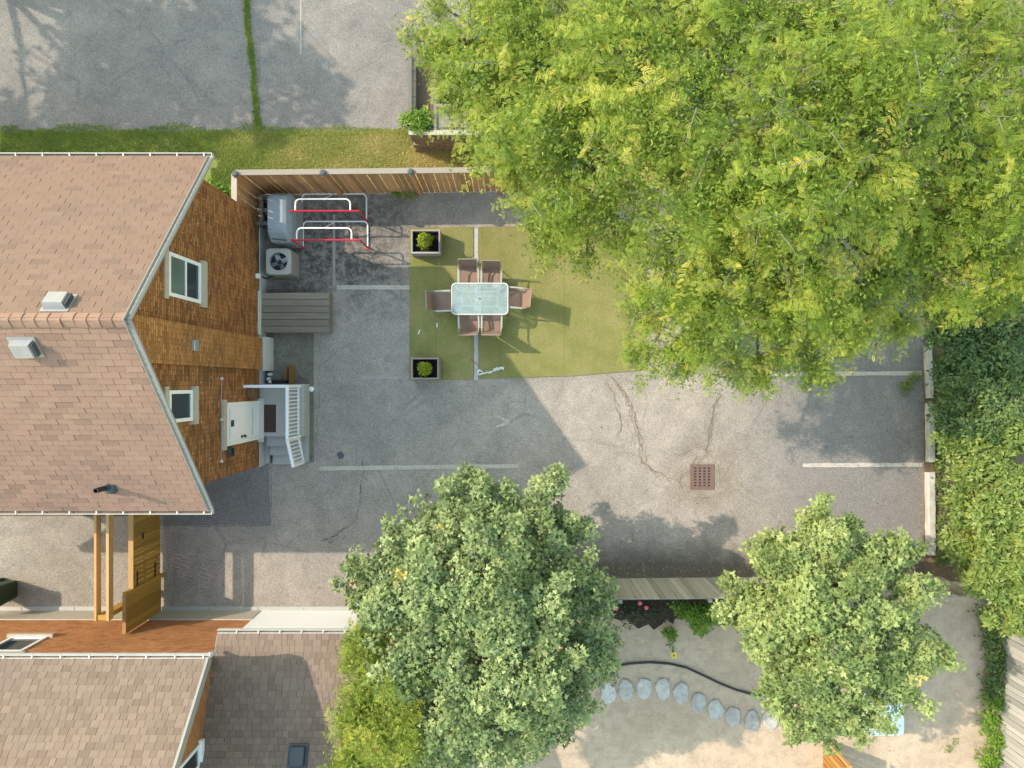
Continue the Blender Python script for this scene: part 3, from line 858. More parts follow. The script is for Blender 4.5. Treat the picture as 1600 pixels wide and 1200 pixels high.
# porch with steps
pf = .55
porch = thing('porch', 'grey concrete porch with three steps below the white door', 'porch', (-6.37,-1.1,0))
MB().box((XW+.03,-1.45,.0),(-5.74,.0,pf)).build('landing', M['porch'], porch)
for k in range(3):
    y1 = -1.452-k*.27; zt = pf-.14*(k+1)
    MB().box((XW+.17+.04*k,y1-.27,0),(-5.86,y1,zt)).build('step', M['porch'], porch)
MB().box((-5.858,-2.20,0),(-5.74,-1.452,.20)).build('cheek', M['porch'], porch)
MB().box((XW+.03,-2.24,0),(XW+.165,-1.452,.16)).build('cheek', M['porch'], porch)
rail = thing('porch_railing', 'white metal balustrade on the porch landing and steps', 'railing', (-5.85,-1.2,pf))
xr = -5.86
zt, zb = 1.60, .67
MB().bar((xr,-.06,zt),(xr,-1.44,zt),.075,.05).build('top_rail', M['white_paint'], rail)
MB().bar((xr,-.06,zb),(xr,-1.44,zb),.05,.04).build('bottom_rail', M['white_paint'], rail)
MB().bar((xr-.035,-.06,zt+.001),(XW+.0,-.06,zt+.001),.075,.05).build('top_rail', M['white_paint'], rail)
MB().bar((xr-.03,-.06,zb),(XW+.03,-.06,zb),.05,.04).build('bottom_rail', M['white_paint'], rail)
e = Vector((xr,-2.22,zt-.50)); e2 = Vector((xr,-2.22,zb-.50))
MB().bar((xr,-1.44,zt),e,.075,.05).build('top_rail', M['white_paint'], rail)
MB().bar((xr,-1.44,zb),e2,.05,.04).build('bottom_rail', M['white_paint'], rail)
bal = MB().box((-.014,-.014,0),(.014,.014,1)).mesh('baluster', M['white_paint'])
for k in range(13):
    y = -.14-k*.10
    piece('baluster', bal, rail, T(xr,y,zb+.02) @ SC(1,1,zt-zb-.045))
for k in range(7):
    t = (k+.6)/7.4; y = -1.44-.78*t
    piece('baluster', bal, rail, T(xr,y,zb-.50*t+.02) @ SC(1,1,zt-zb-.045))
for k in range(9):
    piece('baluster', bal, rail, T(xr-.12-k*.11,-.06,zb+.02) @ SC(1,1,zt-zb-.045))
for (y,z0,z1) in ((-.06,pf,zt-.02),(-1.44,pf,zt-.02),(-2.20,.13,zt-.50)):
    MB().box((xr-.032,y-.032,z0),(xr+.032,y+.032,z1)).build('post', M['white_paint'], rail)
mat_x0, mat_x1 = P(407,0,.56)[0], P(431,0,.56)[0]
mt = MB().box((mat_x0,-1.33,pf+.001),(mat_x1,-.57,pf+.018)).build('doormat', M['mat_weave'])
tag(mt, 'dark brown woven doormat on the porch landing', 'doormat')

# ------------------------------------------------------------------ neighbour's house
XG = -7.1
h2 = thing('neighbour_house', 'orange brick house with grey brown shingles and white sided rear addition', 'house', (-9,-8.5,0))
YW2 = -6.45
YE2, ZE2, XR2 = -5.97, 4.6, -6.6
P2 = math.radians(44); YR2 = YE2-4.3; ZR2 = ZE2+4.3*math.tan(P2)
def under2(y): return ZE2+(YE2-y)*math.tan(P2)-.2 if y > YR2 else ZR2-(YR2-y)*math.tan(P2)-.2
pent = [(XG,YW2,.75),(XG,YW2,under2(YW2)),(XG,YR2,under2(YR2)),(XG,YR2-3.8,under2(YR2-3.8)),(XG,YR2-3.8,.75)]
MB().extrude(pent,(XFAR+1-XG,0,0)).build('wall', M['brick_orange'], h2)
MB().box((XFAR+1,YR2-3.7,-.05),(XG-.02,YW2+.03,.749)).build('foundation', M['stone_trim'], h2)
MM = slope_matrix((XR2,YE2,ZE2),(-1,0,0),(0,-math.cos(P2),math.sin(P2)))
L2 = XR2-XFAR; V2 = 4.3/math.cos(P2)
s2 = MB().obox(MM @ T(L2/2,V2/2,-.09),(L2-.006,V2-.05,.17)).build('roof_slope', M['trim_grey'], h2)
shingles(s2, MM, L2, V2, .17, .14, M['shingle_grey'], 150, .016, irregular=.3)
MMb = slope_matrix((XFAR,2*YR2-YE2,ZE2),(1,0,0),(0,math.cos(P2),math.sin(P2)))
MB().obox(MMb @ T(L2/2,V2/2,-.09),(L2-.006,V2-.05,.17)).build('roof_slope', M['shingle_grey'], h2)
MB().bar((XR2+.02,YE2,ZE2-.02),(XR2+.02,YR2,ZR2-.02),.05,.2,(0,math.sin(P2),math.cos(P2))).build('rake_board', M['trim_grey'], h2)
MB().box((XFAR,YE2-.04,ZE2-.24),(XR2-.01,YE2,ZE2-.01)).build('fascia', M['white_metal'], h2)
gutter(h2, XFAR, XR2+.03, YE2+.005, ZE2-.015, 1, [XR2-.1-.62*i for i in range(9)], M['dirty_white'])
MB().tube([(XR2-.02,YE2+.06,ZE2-.1),(XR2-.02,YE2+.02,ZE2-.3),(XG+.10,YE2-.32,ZE2-.8),(XG+.10,YE2-.36,3.3)],.045,8).build('downspout', M['dirty_white'], h2)
window(h2, YW2, 'X', -12.72, -11.80, 2.06, 3.0, None, .11, .15, ext=.12)
window(h2, XG, 'Y', -9.1, -8.15, 3.95, 5.1, .5, .1, 0, stone='white_paint')
# rear addition
XA0, XA1 = XG, -3.35
YEA, ZEA = -6.0, 3.0
PA = math.radians(20)
MB().box((XA0+.002,-11.5,-.05),(XA1-.3,YW2+.02,ZEA-.05)).build('addition_wall', M['siding'], h2)
LA = XA1-XA0; VA = 5.2/math.cos(PA)
MA = slope_matrix((XA1,YEA,ZEA),(-1,0,0),(0,-math.cos(PA),math.sin(PA)))
sa = MB().obox(MA @ T(LA/2,VA/2,-.08),(LA-.006,VA-.04,.15)).build('roof_slope', M['trim_grey'], h2)
shingles(sa, MA, LA, VA, .17, .14, M['shingle_grey'], 150, .016, irregular=.3)
MB().box((XA0+.01,YEA-.04,ZEA-.2),(XA1,YEA,ZEA-.01)).build('fascia', M['white_metal'], h2)
gutter(h2, XA0+.01, XA1+.02, YEA+.005, ZEA-.015, 1, [XA1-.15-.52*i for i in range(7)], M['dirty_white'])
vz = ZEA+(YEA+8.45)*math.tan(PA)
MV = T(-4.86,-8.45,vz) @ RX(PA*-1)
MV = T(*(MA @ Vector((XA1+4.86,2.45/math.cos(PA),0)))) @ MA.to_3x3().to_4x4()
sv = MB().obox(MV @ T(0,0,.03),(.44,.50,.05)).build('roof_vent', M['slate'], h2)
MB().obox(MV @ T(0,0,.11),(.34,.40,.12)).build('vent_hood', M['slate'], h2, bevel=.03)

# ------------------------------------------------------------------ fences
def fence(name, label, a, c, height, bw, gap, board_mat, rail_mat, cap_mat, post_every, post_mat, group=None, cap_post=None, face=1, rails=(.3,1.0,1.65), cap=True, z0=.03, jit=.01, bt=.02, posts=True, post_side=None):
    ps_ = -face if post_side is None else post_side
    a = Vector((a[0],a[1],0)); c = Vector((c[0],c[1],0)); d = (c-a); L = d.length; d.normalize()
    ang = math.atan2(d.y, d.x)
    MW = Matrix.Translation(a) @ RZ(ang)
    f = thing(name, label, 'fence', (a.x,a.y,0), ang, group)
    def lb(b, nm, mat):     # local box
        return b.build(nm, mat, f, world=False)
    board = MB().box((-.5,-.5,0),(.5,.5,1)).mesh('board', board_mat)
    n = int(L/(bw+gap))
    for i in range(n):
        x = (i+.5)*(bw+gap)
        hh = height-z0-(.02 if cap else 0)+random.uniform(-jit,jit)*(0 if cap else 1)
        piece('board', board, f, MW @ T(x, face*.03, z0) @ RY(random.gauss(0,.004)) @ RZ(random.gauss(0,.03)) @ SC(bw, bt, hh))
    for r in rails:
        lb(MB().box((0,-face*.03-.02,r-.045),(L,-face*.03+.02,r+.045)),'rail',rail_mat)
    if posts:
        k = max(1, int(round(L/post_every)))
        for i in range(k+1):
            x = L*i/k
            lb(MB().box((x-.045,-.046+ps_*(.045 if post_side is None else .088),0),(x+.045,.044+ps_*(.045 if post_side is None else .088),height+(.04 if cap_post else -.005))),'post',post_mat)
            if cap_post:
                lb(MB().lathe([(.075,height+.035),(.085,height+.05),(.085,height+.075),(.045,height+.10)],(x,ps_*.045,0),10),'post_cap',M[cap_post])
    if cap: lb(MB().box((-.02,-.07,height-.018),(L+.02,.07,height+.022)),'cap_rail',cap_mat)
    return f
# cedar fence along the lawn, boards face the lot (south): direction +X, face -1
fence('cedar_fence','brown cedar fence with pale cap rail along the grass strip',(-7.08,5.42),(1.9,5.52),1.89,.138,.020,M['fence_wood'],M['fence_wood'],M['fence_cap'],2.24,M['fence_wood'],'cedar fence runs',cap_post='slate',face=-1,post_side=-1)
fence('cedar_fence','short brown cedar fence return meeting the brick house corner',(-7.13,4.70),(-7.13,5.36),1.88,.135,.018,M['fence_wood'],M['fence_wood'],M['fence_cap_y'],3.0,M['fence_wood'],'cedar fence runs',cap_post=None,face=-1,posts=False)
# weathered fence between the lot and the sand yard
fence('weathered_fence','weathered silver grey board fence between asphalt and sand yard',(-4.15,-5.62),(12.05,-5.47),1.86,.145,.008,M['old_fence'],M['old_fence_x'],M['old_fence_x'],2.4,M['old_fence'],cap_post=None,face=1,cap=False,jit=.015)
fence('weathered_fence','stub of weathered fence turning the corner at the hedge',(12.08,-5.47),(12.55,-5.75),1.86,.145,.008,M['old_fence'],M['old_fence_x'],M['old_fence_x'],2.4,M['old_fence'],cap_post=None,face=1,cap=True,jit=.015)
# pale fence at the far side of the sand yard
fence('pale_fence','pale grey board fence behind the row of green weeds',(13.85,-6.6),(13.75,-13.0),1.9,.145,.012,M['pale_fence'],M['pale_fence'],M['pale_fence'],2.4,M['pale_fence'],cap_post=None,face=-1,cap=False)
# orange fence in the sand yard
fence('orange_fence','orange stained board fence standing in the sand beside the maple',(8.86,-10.1),(8.86,-13.0),1.45,.14,.02,M['orange_wood'],M['new_wood_y'],M['new_wood_y'],1.1,M['new_wood_y'],cap_post=None,face=-1,cap=True)

# gate between the two houses
GX = -9.98
gate = thing('driveway_gate','new pine board gate with dark hinges closing the gap between houses','gate',(GX,-4.5,0))
gb = MB().box((-.5,-.5,0),(.5,.5,1)).mesh('board', M['new_wood_z'])
y = -3.0; k = 0
while y > -5.35:
    piece('board', gb, gate, T(GX,y,.06+random.uniform(-.01,.01)) @ SC(.024,.108,1.42+random.uniform(-.005,.005)))
    y -= .122
while y > -6.38:
    piece('board', gb, gate, T(GX+.03,y,.06) @ SC(.024,.128,1.80))
    y -= .132
for z in (.25,.85,1.40): MB().box((GX-.06,-5.33,z-.05),(GX-.015,-2.95,z+.05)).build('rail', M['new_wood_y'], gate)
MB().box((GX-.07,-5.36,1.485),(GX+.06,-2.95,1.525)).build('cap_rail', M['new_wood_y'], gate)
MB().box((GX-.01,-6.40,1.865),(GX+.08,-5.42,1.905)).build('cap_rail', M['new_wood_y'], gate)
MB().box((GX-.03,-5.47,0),(GX+.065,-5.365,1.86)).build('post', M['new_wood_z'], gate)
MB().box((GX+.013,-4.12,.1),(GX+.04,-4.04,1.45)).build('stile', M['new_wood_z'], gate)
for yy in (-3.25,-5.2):
    for z in (.35,1.25): MB().box((GX+.0125,yy-.22,z-.025),(GX+.03,yy+.22,z+.025)).build('hinge', M['dark'], gate)
MB().box((GX+.041,-4.16,1.0),(GX+.06,-4.0,1.06)).build('latch', M['dark'], gate)
arb = thing('gate_header','pair of orange pine beams on posts spanning the driveway','beam',(-10.35,-4.5,0))
MB().box((-10.44,-5.92,2.16),(-10.38,-2.85,2.36)).build('beam', M['new_wood_y'], arb)
MB().box((-10.14,-5.92,2.16),(-10.07,-2.85,2.36)).build('beam', M['new_wood_y'], arb)
for yy in (-5.84,-2.95): MB().box((-10.375,yy-.06,0),(-10.145,yy+.06,2.34)).build('post', M['new_wood_z'], arb)
MB().box((-10.37,-5.77,.7),(-10.15,-5.4,.8)).build('brace', M['new_wood_y'], arb)

# ------------------------------------------------------------------ stone planters in the neighbour's lot
sx0, sx1 = P(650,236)[0], P(775,236)[0]; sy0, sy1 = P(0,236)[1], 9.6
sp = thing('stone_planter','tan stone raised planter with timber capped bays beside the lawn','planter',(sx0+.9,sy0+1,0))
HP = 1.30
def course(x0,x1,y0,y1,axis):
    z = 0; k = 0
    while z < HP-.05:
        hh = min(random.uniform(.13,.2), HP-z)
        p = (x0 if axis == 'x' else y0) - random.uniform(0,.25); end = x1 if axis == 'x' else y1
        st_ = x0 if axis == 'x' else y0
        while p < end:
            w = random.uniform(.25,.5); a = max(p,st_); c = min(p+w-.012,end); j = random.uniform(-.02,.02)
            if c-a > .05:
                if axis == 'x': MB().box((a,y0+j,z),(c,y1,z+hh-.012)).build('stone', M['wall_stone'], sp)
                else: MB().box((x0+j,a,z),(x1,c,z+hh-.012)).build('stone', M['wall_stone'], sp)
            p += w
        z += hh
course(sx0,sx1,sy0,sy0+.18,'x')
course(sx0,sx0+.16,sy0+.19,sy1-.9,'y')
cw = .07
xm = sx0+.66
MB().box((sx0-.01,sy0-.02,HP),(sx1,sy0+.10,HP+.03)).build('cap', M['stone_trim'], sp)
MB().box((sx0-.02,sy0+.102,HP),(sx0+.07,sy1,HP+.03)).build('cap', M['crate_wood'], sp)
MB().box((xm,sy0+.102,0),(xm+cw,sy1,HP+.03)).build('divider', M['crate_wood'], sp)
MB().box((xm+cw,sy0+.72,0),(sx1,sy0+.80,HP+.03)).build('divider', M['crate_wood'], sp)
MB().box((xm+cw,sy0+.19,0),(sx1,sy0+.718,HP-.02)).build('paving_top', M['wall_stone'], sp)
MB().box((sx0+.161,sy0+.19,0),(xm-.001,sy1,HP-.35)).build('dry_soil', M['earth'], sp)
MB().box((xm+cw+.001,sy0+.802,0),(sx1,sy1,.45)).build('dark_soil', M['soil'], sp)

# ------------------------------------------------------------------ things in the back corner
# grill under its fitted cover
gx, gy = -6.30, 4.50
grill = thing('covered_grill','barbecue under a fitted grey blue cover beside the cedar fence','grill',(gx,gy,0))
def ring(cx, cy, hx, hy, z, ch=.28, n=3, wob=0.0, ph=0):
    pts = []
    for sx_, sy_ in ((1,1),(-1,1),(-1,-1),(1,-1)):
        a0 = {(1,1):0,(-1,1):90,(-1,-1):180,(1,-1):270}[(sx_,sy_)]
        r = ch*min(hx,hy)
        for k in range(n+1):
            t = math.radians(a0+90*k/n)
            pts.append((cx+sx_*(hx-r)+r*math.cos(t), cy+sy_*(hy-r)+r*math.sin(t), z))
    out = []
    for i,(x,y,z_) in enumerate(pts):
        w = wob*math.sin(i*2.4+ph)
        d = math.hypot(x-cx,y-cy)+1e-6
        out.append((x+(x-cx)/d*w, y+(y-cy)/d*w, z_))
    return out
def loft(rings, cap=True):
    b = MB(); k = len(rings[0])
    for r in rings: b.v.extend(r)
    for i in range(len(rings)-1):
        for j in range(k): b.f.append((i*k+j,i*k+(j+1)%k,(i+1)*k+(j+1)%k,(i+1)*k+j))
    if cap: b.f.append(tuple((len(rings)-1)*k+j for j in range(k))); b.f.append(tuple(range(k))[::-1])
    return b
rs = [ring(gx+.08,gy,.31,.66,.05,.35,3,.035,0),ring(gx+.07,gy,.30,.66,.35,.35,3,.025,1),ring(gx+.07,gy,.31,.66,.75,.35,3,.02,2),ring(gx+.05,gy,.30,.66,.93,.3,3,.012,3),
      ring(gx+.0,gy+.05,.25,.50,1.12,.3,3,.006,4),ring(gx-.03,gy+.05,.20,.40,1.16,.3,3,0,5)]
cv = loft(rs).build('cover', M['cover'], grill)
MB().obox(T(gx+.02,gy-.56,1.0) @ RX(.45) @ RZ(-.12),(.40,.13,.015)).build('strap', M['cover_trim'], grill)
MB().obox(T(gx-.02,gy+.40,1.145),(.05,.03,.02)).build('toggle', M['cover_trim'], grill)
for sx_ in (-1,1):
    for sy_ in (-1,1): MB().tube([(gx+.1+sx_*.25,gy+sy_*.5,0),(gx+.1+sx_*.25,gy+sy_*.5,.12)],.025,8).build('leg', M['dark'], grill)
# grey crate
cx, cy = -6.82, 4.78
cr = thing('slatted_crate','grey open slatted wooden crate wedged between fence and covered grill','crate',(cx,cy,0))
for i,yy in enumerate((-.36,0,.36)): MB().box((cx-.19,cy+yy-.05,.55),(cx+.19,cy+yy+.05,.64)).build('slat', M['crate_wood'], cr)
for xx in (-.06,): MB().box((cx+xx-.05,cy-.42,.641),(cx+xx+.05,cy+.42,.68)).build('slat', M['crate_wood'], cr)
for sx_ in (-1,1):
    for sy_ in (-1,1): MB().box((cx+sx_*.16-.03,cy+sy_*.37-.03,0),(cx+sx_*.16+.03,cy+sy_*.37+.03,.549)).build('leg', M['crate_wood'], cr)
for sy_ in (-1,0,1): MB().box((cx-.19,cy+sy_*.36-.03,.1),(cx+.19,cy+sy_*.36+.03,.16)).build('stretcher', M['crate_wood'], cr)
MB().box((cx-.17,cy-.32,.162),(cx+.17,cy+.32,.18)).build('bottom_board', M['dark'], cr)
# air conditioner
ax, ay = -6.38, 3.35
ac = thing('air_conditioner','beige square outdoor air conditioner with round fan on top','air conditioner',(ax,ay,0))
MB().box((ax-.40,ay-.40,.0),(ax+.37,ay+.38,.06)).build('base_pad', M['pad'], ac)
loft([ring(ax,ay,.335,.345,z,.18,4) for z in (.06,.72)], False).build('case', M['ac_body'], ac)
for k in range(9):
    z = .14+k*.062
    loft([ring(ax,ay,.342,.352,z+dz,.18,4) for dz in (0,.028)], False).build('grille_louvre', M['ac_body'], ac)
# top plate with a round hole
b = MB(); n = 32; R = .245
sq = ring(ax,ay,.345,.355,.74,.2,7)
circ = [(ax+R*math.cos(2*math.pi*(i)/n),ay+R*math.sin(2*math.pi*(i)/n),.745) for i in range(n)]
# resample square ring by angle
def onsq(t):
    dx, dy = math.cos(t), math.sin(t); s_ = 1/max(abs(dx)/.345,abs(dy)/.355); s_ = min(s_, .455)
    return (ax+dx*s_, ay+dy*s_, .735)
outer = [onsq(2*math.pi*i/n) for i in range(n)]
low = [(x,y,.70) for x,y,_ in outer]
ins = [(x,y,.62) for x,y,_ in circ]
b.v = low+outer+circ+ins
for i in range(n):
    j = (i+1)%n
    for q in range(3): b.f.append((q*n+i,q*n+j,(q+1)*n+j,(q+1)*n+i))
b.build('top_plate', M['ac_body'], ac)
MB().lathe([(R+.03,.55),(R+.03,.56)],(ax,ay,0),24).build('fan_well', M['dark'], ac)
fan = MB().lathe([(.06,.60),(.06,.67),(.03,.685)],(ax,ay,0),14).build('fan_hub', M['dark'], ac)
for k in range(4):
    a = k*math.pi/2+.4
    MB().obox(T(ax,ay,.63) @ RZ(a) @ T(.14,0,0) @ RX(.45),(.17,.13,.008)).build('fan_blade', M['galv'], fan)
for rr in (.07,.115,.16,.205):
    MB().tube([(ax+rr*math.cos(2*math.pi*i/28),ay+rr*math.sin(2*math.pi*i/28),.742) for i in range(29)],.0035,4,False).build('guard_ring', M['slate'], ac)
for k in range(6):
    a = k*math.pi/6
    MB().tube([(ax-R*math.cos(a),ay-R*math.sin(a),.746),(ax+R*math.cos(a),ay+R*math.sin(a),.746)],.004,4).build('guard_bar', M['slate'], ac)
# wooden hatch
hx0,hx1 = P(407,0,.42)[0],P(514,0,.42)[0]; hy0,hy1 = P(0,520,.42)[1],P(0,457,.42)[1]
ht = thing('wooden_hatch','low grey mossy wooden cellar hatch of wide planks by the wall','hatch',((hx0+hx1)/2,(hy0+hy1)/2,0))
n = 6; w = (hy1-hy0)/n
hb = MB().box((-.5,-.5,-.5),(.5,.5,.5)).mesh('plank', M['deck_wood'])
for i in range(n):
    piece('plank', hb, ht, T((hx0+hx1)/2+random.uniform(-.01,.01),hy0+(i+.5)*w,.40+random.uniform(-.004,.004)) @ RZ(random.gauss(0,.004)) @ SC(hx1-hx0,w-.016,.035))
MB().box((hx0,hy0+.01,.362),(hx1-.02,hy1-.01,.372)).build('backing', M['planter_wood'], ht)
MB().box((hx1-.05,hy0+.02,0),(hx1-.012,hy1-.02,.36)).build('front_board', M['crate_wood'], ht)
for yy in (hy0+.02,hy1-.058): MB().box((hx0,yy,0),(hx1-.052,yy+.038,.36)).build('side_board', M['deck_wood'], ht)
MB().box((XW+.03,hy0-.06,.36),(hx0-.002,hy1+.02,.62)).build('flashing', M['dirty_white'], ht)

# bicycle racks
def rack(px0, label, fx0, fy, fx1, dep=.72, hh=1.05):
    """white ground hoop, red uprights and bar, white upper hoop"""
    r = thing('bike_rack', label, 'bike rack', ((fx0+fx1)/2, fy, 0), 0, 'red and white tubular racks')
    rad = .022
    def hoop(xa, xb, y, d, z, zr):
        pts = [(xa,y,z)]; c = .13
        for k in range(6):
            t = math.radians(180-90*k/5)
            pts.append((xa+c+c*math.cos(t), y+d-c+c*math.sin(t), z+zr))
        for k in range(6):
            t = math.radians(90-90*k/5)
            pts.append((xb-c+c*math.cos(t), y+d-c+c*math.sin(t), z+zr))
        pts.append((xb,y,z)); return pts
    MB().tube(hoop(fx0,fx1,fy,dep,.03,0),rad,8).build('ground_hoop', M['white_paint'], r, True)
    ub = hh
    for x in (fx0,fx1): MB().tube([(x,fy-.02,0),(x,fy-.02,ub)],rad,8).build('upright', M['red_paint'], r, True)
    MB().tube([(fx0-.02,fy-.02,ub),(fx1+.02,fy-.02,ub)],rad*1.1,8).build('crossbar', M['red_paint'], r, True)
    MB().tube(hoop(fx0+.14,fx1-.22,fy-.0,.30,ub,.0),rad,8).build('upper_hoop', M['white_paint'], r, True)
    xm = (fx0+fx1)/2
    MB().tube([(xm+.02,fy+dep,.03),(xm-.05,fy+.30,ub)],.014,6).build('brace', M['white_paint'], r, True)
    for x in (fx0,fx1): MB().box((x-.05,fy-.07,0),(x+.05,fy+.03,.012)).build('foot_plate', M['red_paint'], r)
rack(0,'red and white tubular rack next to the cedar fence',P(472,0)[0],P(0,343)[1],P(573,0)[0])
rack(0,'red and white tubular rack next to the air conditioner',P(474,0)[0],P(0,386)[1],P(575,0)[0])

# small things by the wall
for i,(jx,jy) in enumerate(((-6.90,.27),(-6.93,.14),(-6.88,.06))):
    j = MB().lathe([(.045,0),(.055,.02),(.055,.16),(.025,.21),(.025,.24)],(jx+.07,jy,.031),12).build('white_jug', M['white_paint'], None, True)
    tag(j, ['small white jug against the wall, touching the chimney footing','small white jug against the wall, middle one of three','small white jug against the wall, next to the porch side'][i], 'jug', 'white jugs beside the porch')
pl = thing('leaning_planks','brown offcut planks leaning on edge next to the porch','planks',(-6.22,.28,.03))
MB().obox(T(-6.30,.29,.17) @ RY(-.35),(.03,.36,.28)).build('plank', M['plank'], pl)
MB().obox(T(-6.17,.27,.22) @ RY(-.12),(.02,.52,.37)).build('plank', M['plank'], pl)
b = MB().box((-6.85,.02,.031),(-6.35,.12,.20)); tag(b.build('black_tray', M['dark'], bevel=.02), 'black plastic tray pushed against the porch side', 'tray')
bx_, by_ = P(488,608)[:2]
tag(MB().lathe([(.03,0),(.06,.01),(.075,.06),(.05,.075)],(bx_,by_,.031),14).build('white_bowl', M['white_paint'], None, True),'small white bowl on the edge of the concrete pad','bowl')
lx, ly = P(532,711)[:2]
pts = [(lx+.10*random.uniform(.75,1.1)*math.cos(t),ly+.11*random.uniform(.8,1.1)*math.sin(t)) for t in [2*math.pi*i/11 for i in range(11)]]
tag(MB().prism(pts,.006,.03).build('black_scrap', M['slate'], bevel=.008),'flat black scrap lying on the asphalt near the porch steps','scrap')
# white rope dropped on the turf
pts = []
x,y = P(746,583)[:2]
tri_ = [(.0,-.06),(.04,.10),(.13,.04),(.20,.0),(.05,-.04)]
for k in range(11):                       # a slack double loop
    a_, c_ = tri_[k % 5]; pts.append((x+a_+random.gauss(0,.012), y+c_+random.gauss(0,.012), .042+.002*k))
for k in range(9):                        # the run of cord
    u = k/8; pts.append((x+.20+.22*u, y+.005+.04*u+random.gauss(0,.008), .042))
for k in range(22):                       # the knotted end
    pts.append((x+.46+.012*k+random.gauss(0,.035), y+.07+.004*k+random.gauss(0,.03), .05+abs(random.gauss(0,.012))))
rp = thing('rope','tangled white rope dropped across the seam of the turf','rope',(x,y,.026))
MB().tube(pts,.016,6).build('cord', M['rope'], rp, True)
pts2 = [(px_+random.gauss(0,.02),py_+random.gauss(0,.02),.06) for px_,py_,_ in pts[11:]]
MB().tube(pts2,.014,6).build('cord', M['rope'], rp, True)
sx_, sy_ = P(741,566)[:2]
tag(MB().tube([(P(735,561)[0],P(735,561)[1],.035),(P(746,570)[0],P(746,570)[1],.035)],.009,6).build('red_stick', M['red_paint']),'thin red stick lying on the turf next to the rope','stick')
for px_,py_,a in ((655,519,1.2),(683,508,1.5)):
    x,y,_ = P(px_,py_)
    tag(MB().obox(T(x,y,.032) @ RZ(a),(.13,.025,.006)).build('paper_scrap', M['white_paint']),'tiny white scrap on shaded turf, '+('the one close to the asphalt edge' if px_ < 670 else 'the one close to the dining table'),'paper scrap','white scraps on the turf')

# ------------------------------------------------------------------ planter boxes
def planter(x0,x1,y0,y1,h,label,ballr,coney):
    cx,cy = (x0+x1)/2,(y0+y1)/2
    p = thing('planter_box',label,'planter',(cx,cy,.026),0,'square planters on the turf')
    t = .045; z0 = .03
    nb = 3; bh = (h-z0)/nb
    for k in range(nb):
        za = z0+k*bh; zb_ = za+bh-.008
        MB().box((x0,y0,za),(x1,y0+t,zb_)).build('board', M['planter_wood'], p)
        MB().box((x0,y1-t,za),(x1,y1,zb_)).build('board', M['planter_wood'], p)
        MB().box((x0+.002,y0+t,za),(x0+t,y1-t,zb_)).build('board', M['planter_wood'], p)
        MB().box((x1-t,y0+t,za),(x1-.002,y1-t,zb_)).build('board', M['planter_wood'], p)
    MB().box((x0+t,y0+t,z0),(x1-t,y1-t,h-.16)).build('soil', M['soil'], p)
    return cx,cy,h-.16
PL1 = planter(-2.79,-1.98,3.60,4.26,.58,'taupe wooden planter with a tall upright golden conifer',0,0)
PL2 = planter(-2.79,-2.02,.13,.73,.55,'taupe wooden planter with a rounded golden conifer',0,0)

# ------------------------------------------------------------------ dining set
tx0,tx1,ty0,ty1 = -1.66,-.10,1.89,2.77
tcx,tcy = (tx0+tx1)/2,(ty0+ty1)/2
tb = thing('dining_table','rectangular frosted glass dining table with pale metal frame on turf','table',(tcx,tcy,.026))
def rrect(hx,hy,r,n=6):
    o = []
    for sx_,sy_,a0 in ((1,1,0),(-1,1,90),(-1,-1,180),(1,-1,270)):
        for k in range(n+1):
            t = math.radians(a0+90*k/n); o.append((tcx+sx_*(hx-r)+r*math.cos(t),tcy+sy_*(hy-r)+r*math.sin(t)))
    return o
hx,hy = (tx1-tx0)/2,(ty1-ty0)/2
MB().prism(rrect(hx-.02,hy-.02,.10),.715,.724).build('glass_top', M['table_glass'], tb)
o_ = rrect(hx,hy,.12); i_ = rrect(hx-.03,hy-.03,.095); n = len(o_)
b = MB(); b.v = [(x,y,.70) for x,y in o_]+[(x,y,.735) for x,y in o_]+[(x,y,.735) for x,y in i_]+[(x,y,.70) for x,y in i_]
for i in range(n):
    j=(i+1)%n
    for q in range(4): b.f.append((q*n+i,q*n+j,((q+1)%4)*n+j,((q+1)%4)*n+i))
b.build('rim', M['white_metal'], tb)
for sx_ in (-1,1):
    for sy_ in (-1,1):
        MB().tube([(tcx+sx_*(hx-.06),tcy+sy_*(hy-.06),.70),(tcx+sx_*(hx-.30),tcy+sy_*(hy-.24),.69)],.018,6).build('brace', M['white_metal'], tb)
        MB().tube([(tcx+sx_*(hx-.08),tcy+sy_*(hy-.08),.70),(tcx+sx_*(hx-.10),tcy+sy_*(hy-.10),.03)],.025,8).build('leg', M['chair_metal'], tb)
MB().bar((tcx-hx+.3,tcy+.0+hy-.24,.69),(tcx+hx-.3,tcy+hy-.24,.69),.03,.025).build('crossbar', M['white_metal'], tb)
MB().bar((tcx-hx+.3,tcy-hy+.24,.69),(tcx+hx-.3,tcy-hy+.24,.69),.03,.025).build('crossbar', M['white_metal'], tb)
MB().bar((tcx,tcy-hy+.03,.69),(tcx,tcy+hy-.03,.69),.05,.02).build('crossbar', M['white_metal'], tb)
for sx_ in (-1,1): MB().bar((tcx+sx_*(hx-.3),tcy-hy+.24,.688),(tcx+sx_*(hx-.3),tcy+hy-.24,.688),.03,.022).build('crossbar', M['white_metal'], tb)
MB().lathe([(.022,.7245),(.022,.727)],(tcx,tcy,0),12).build('parasol_hole', M['dark'], tb)

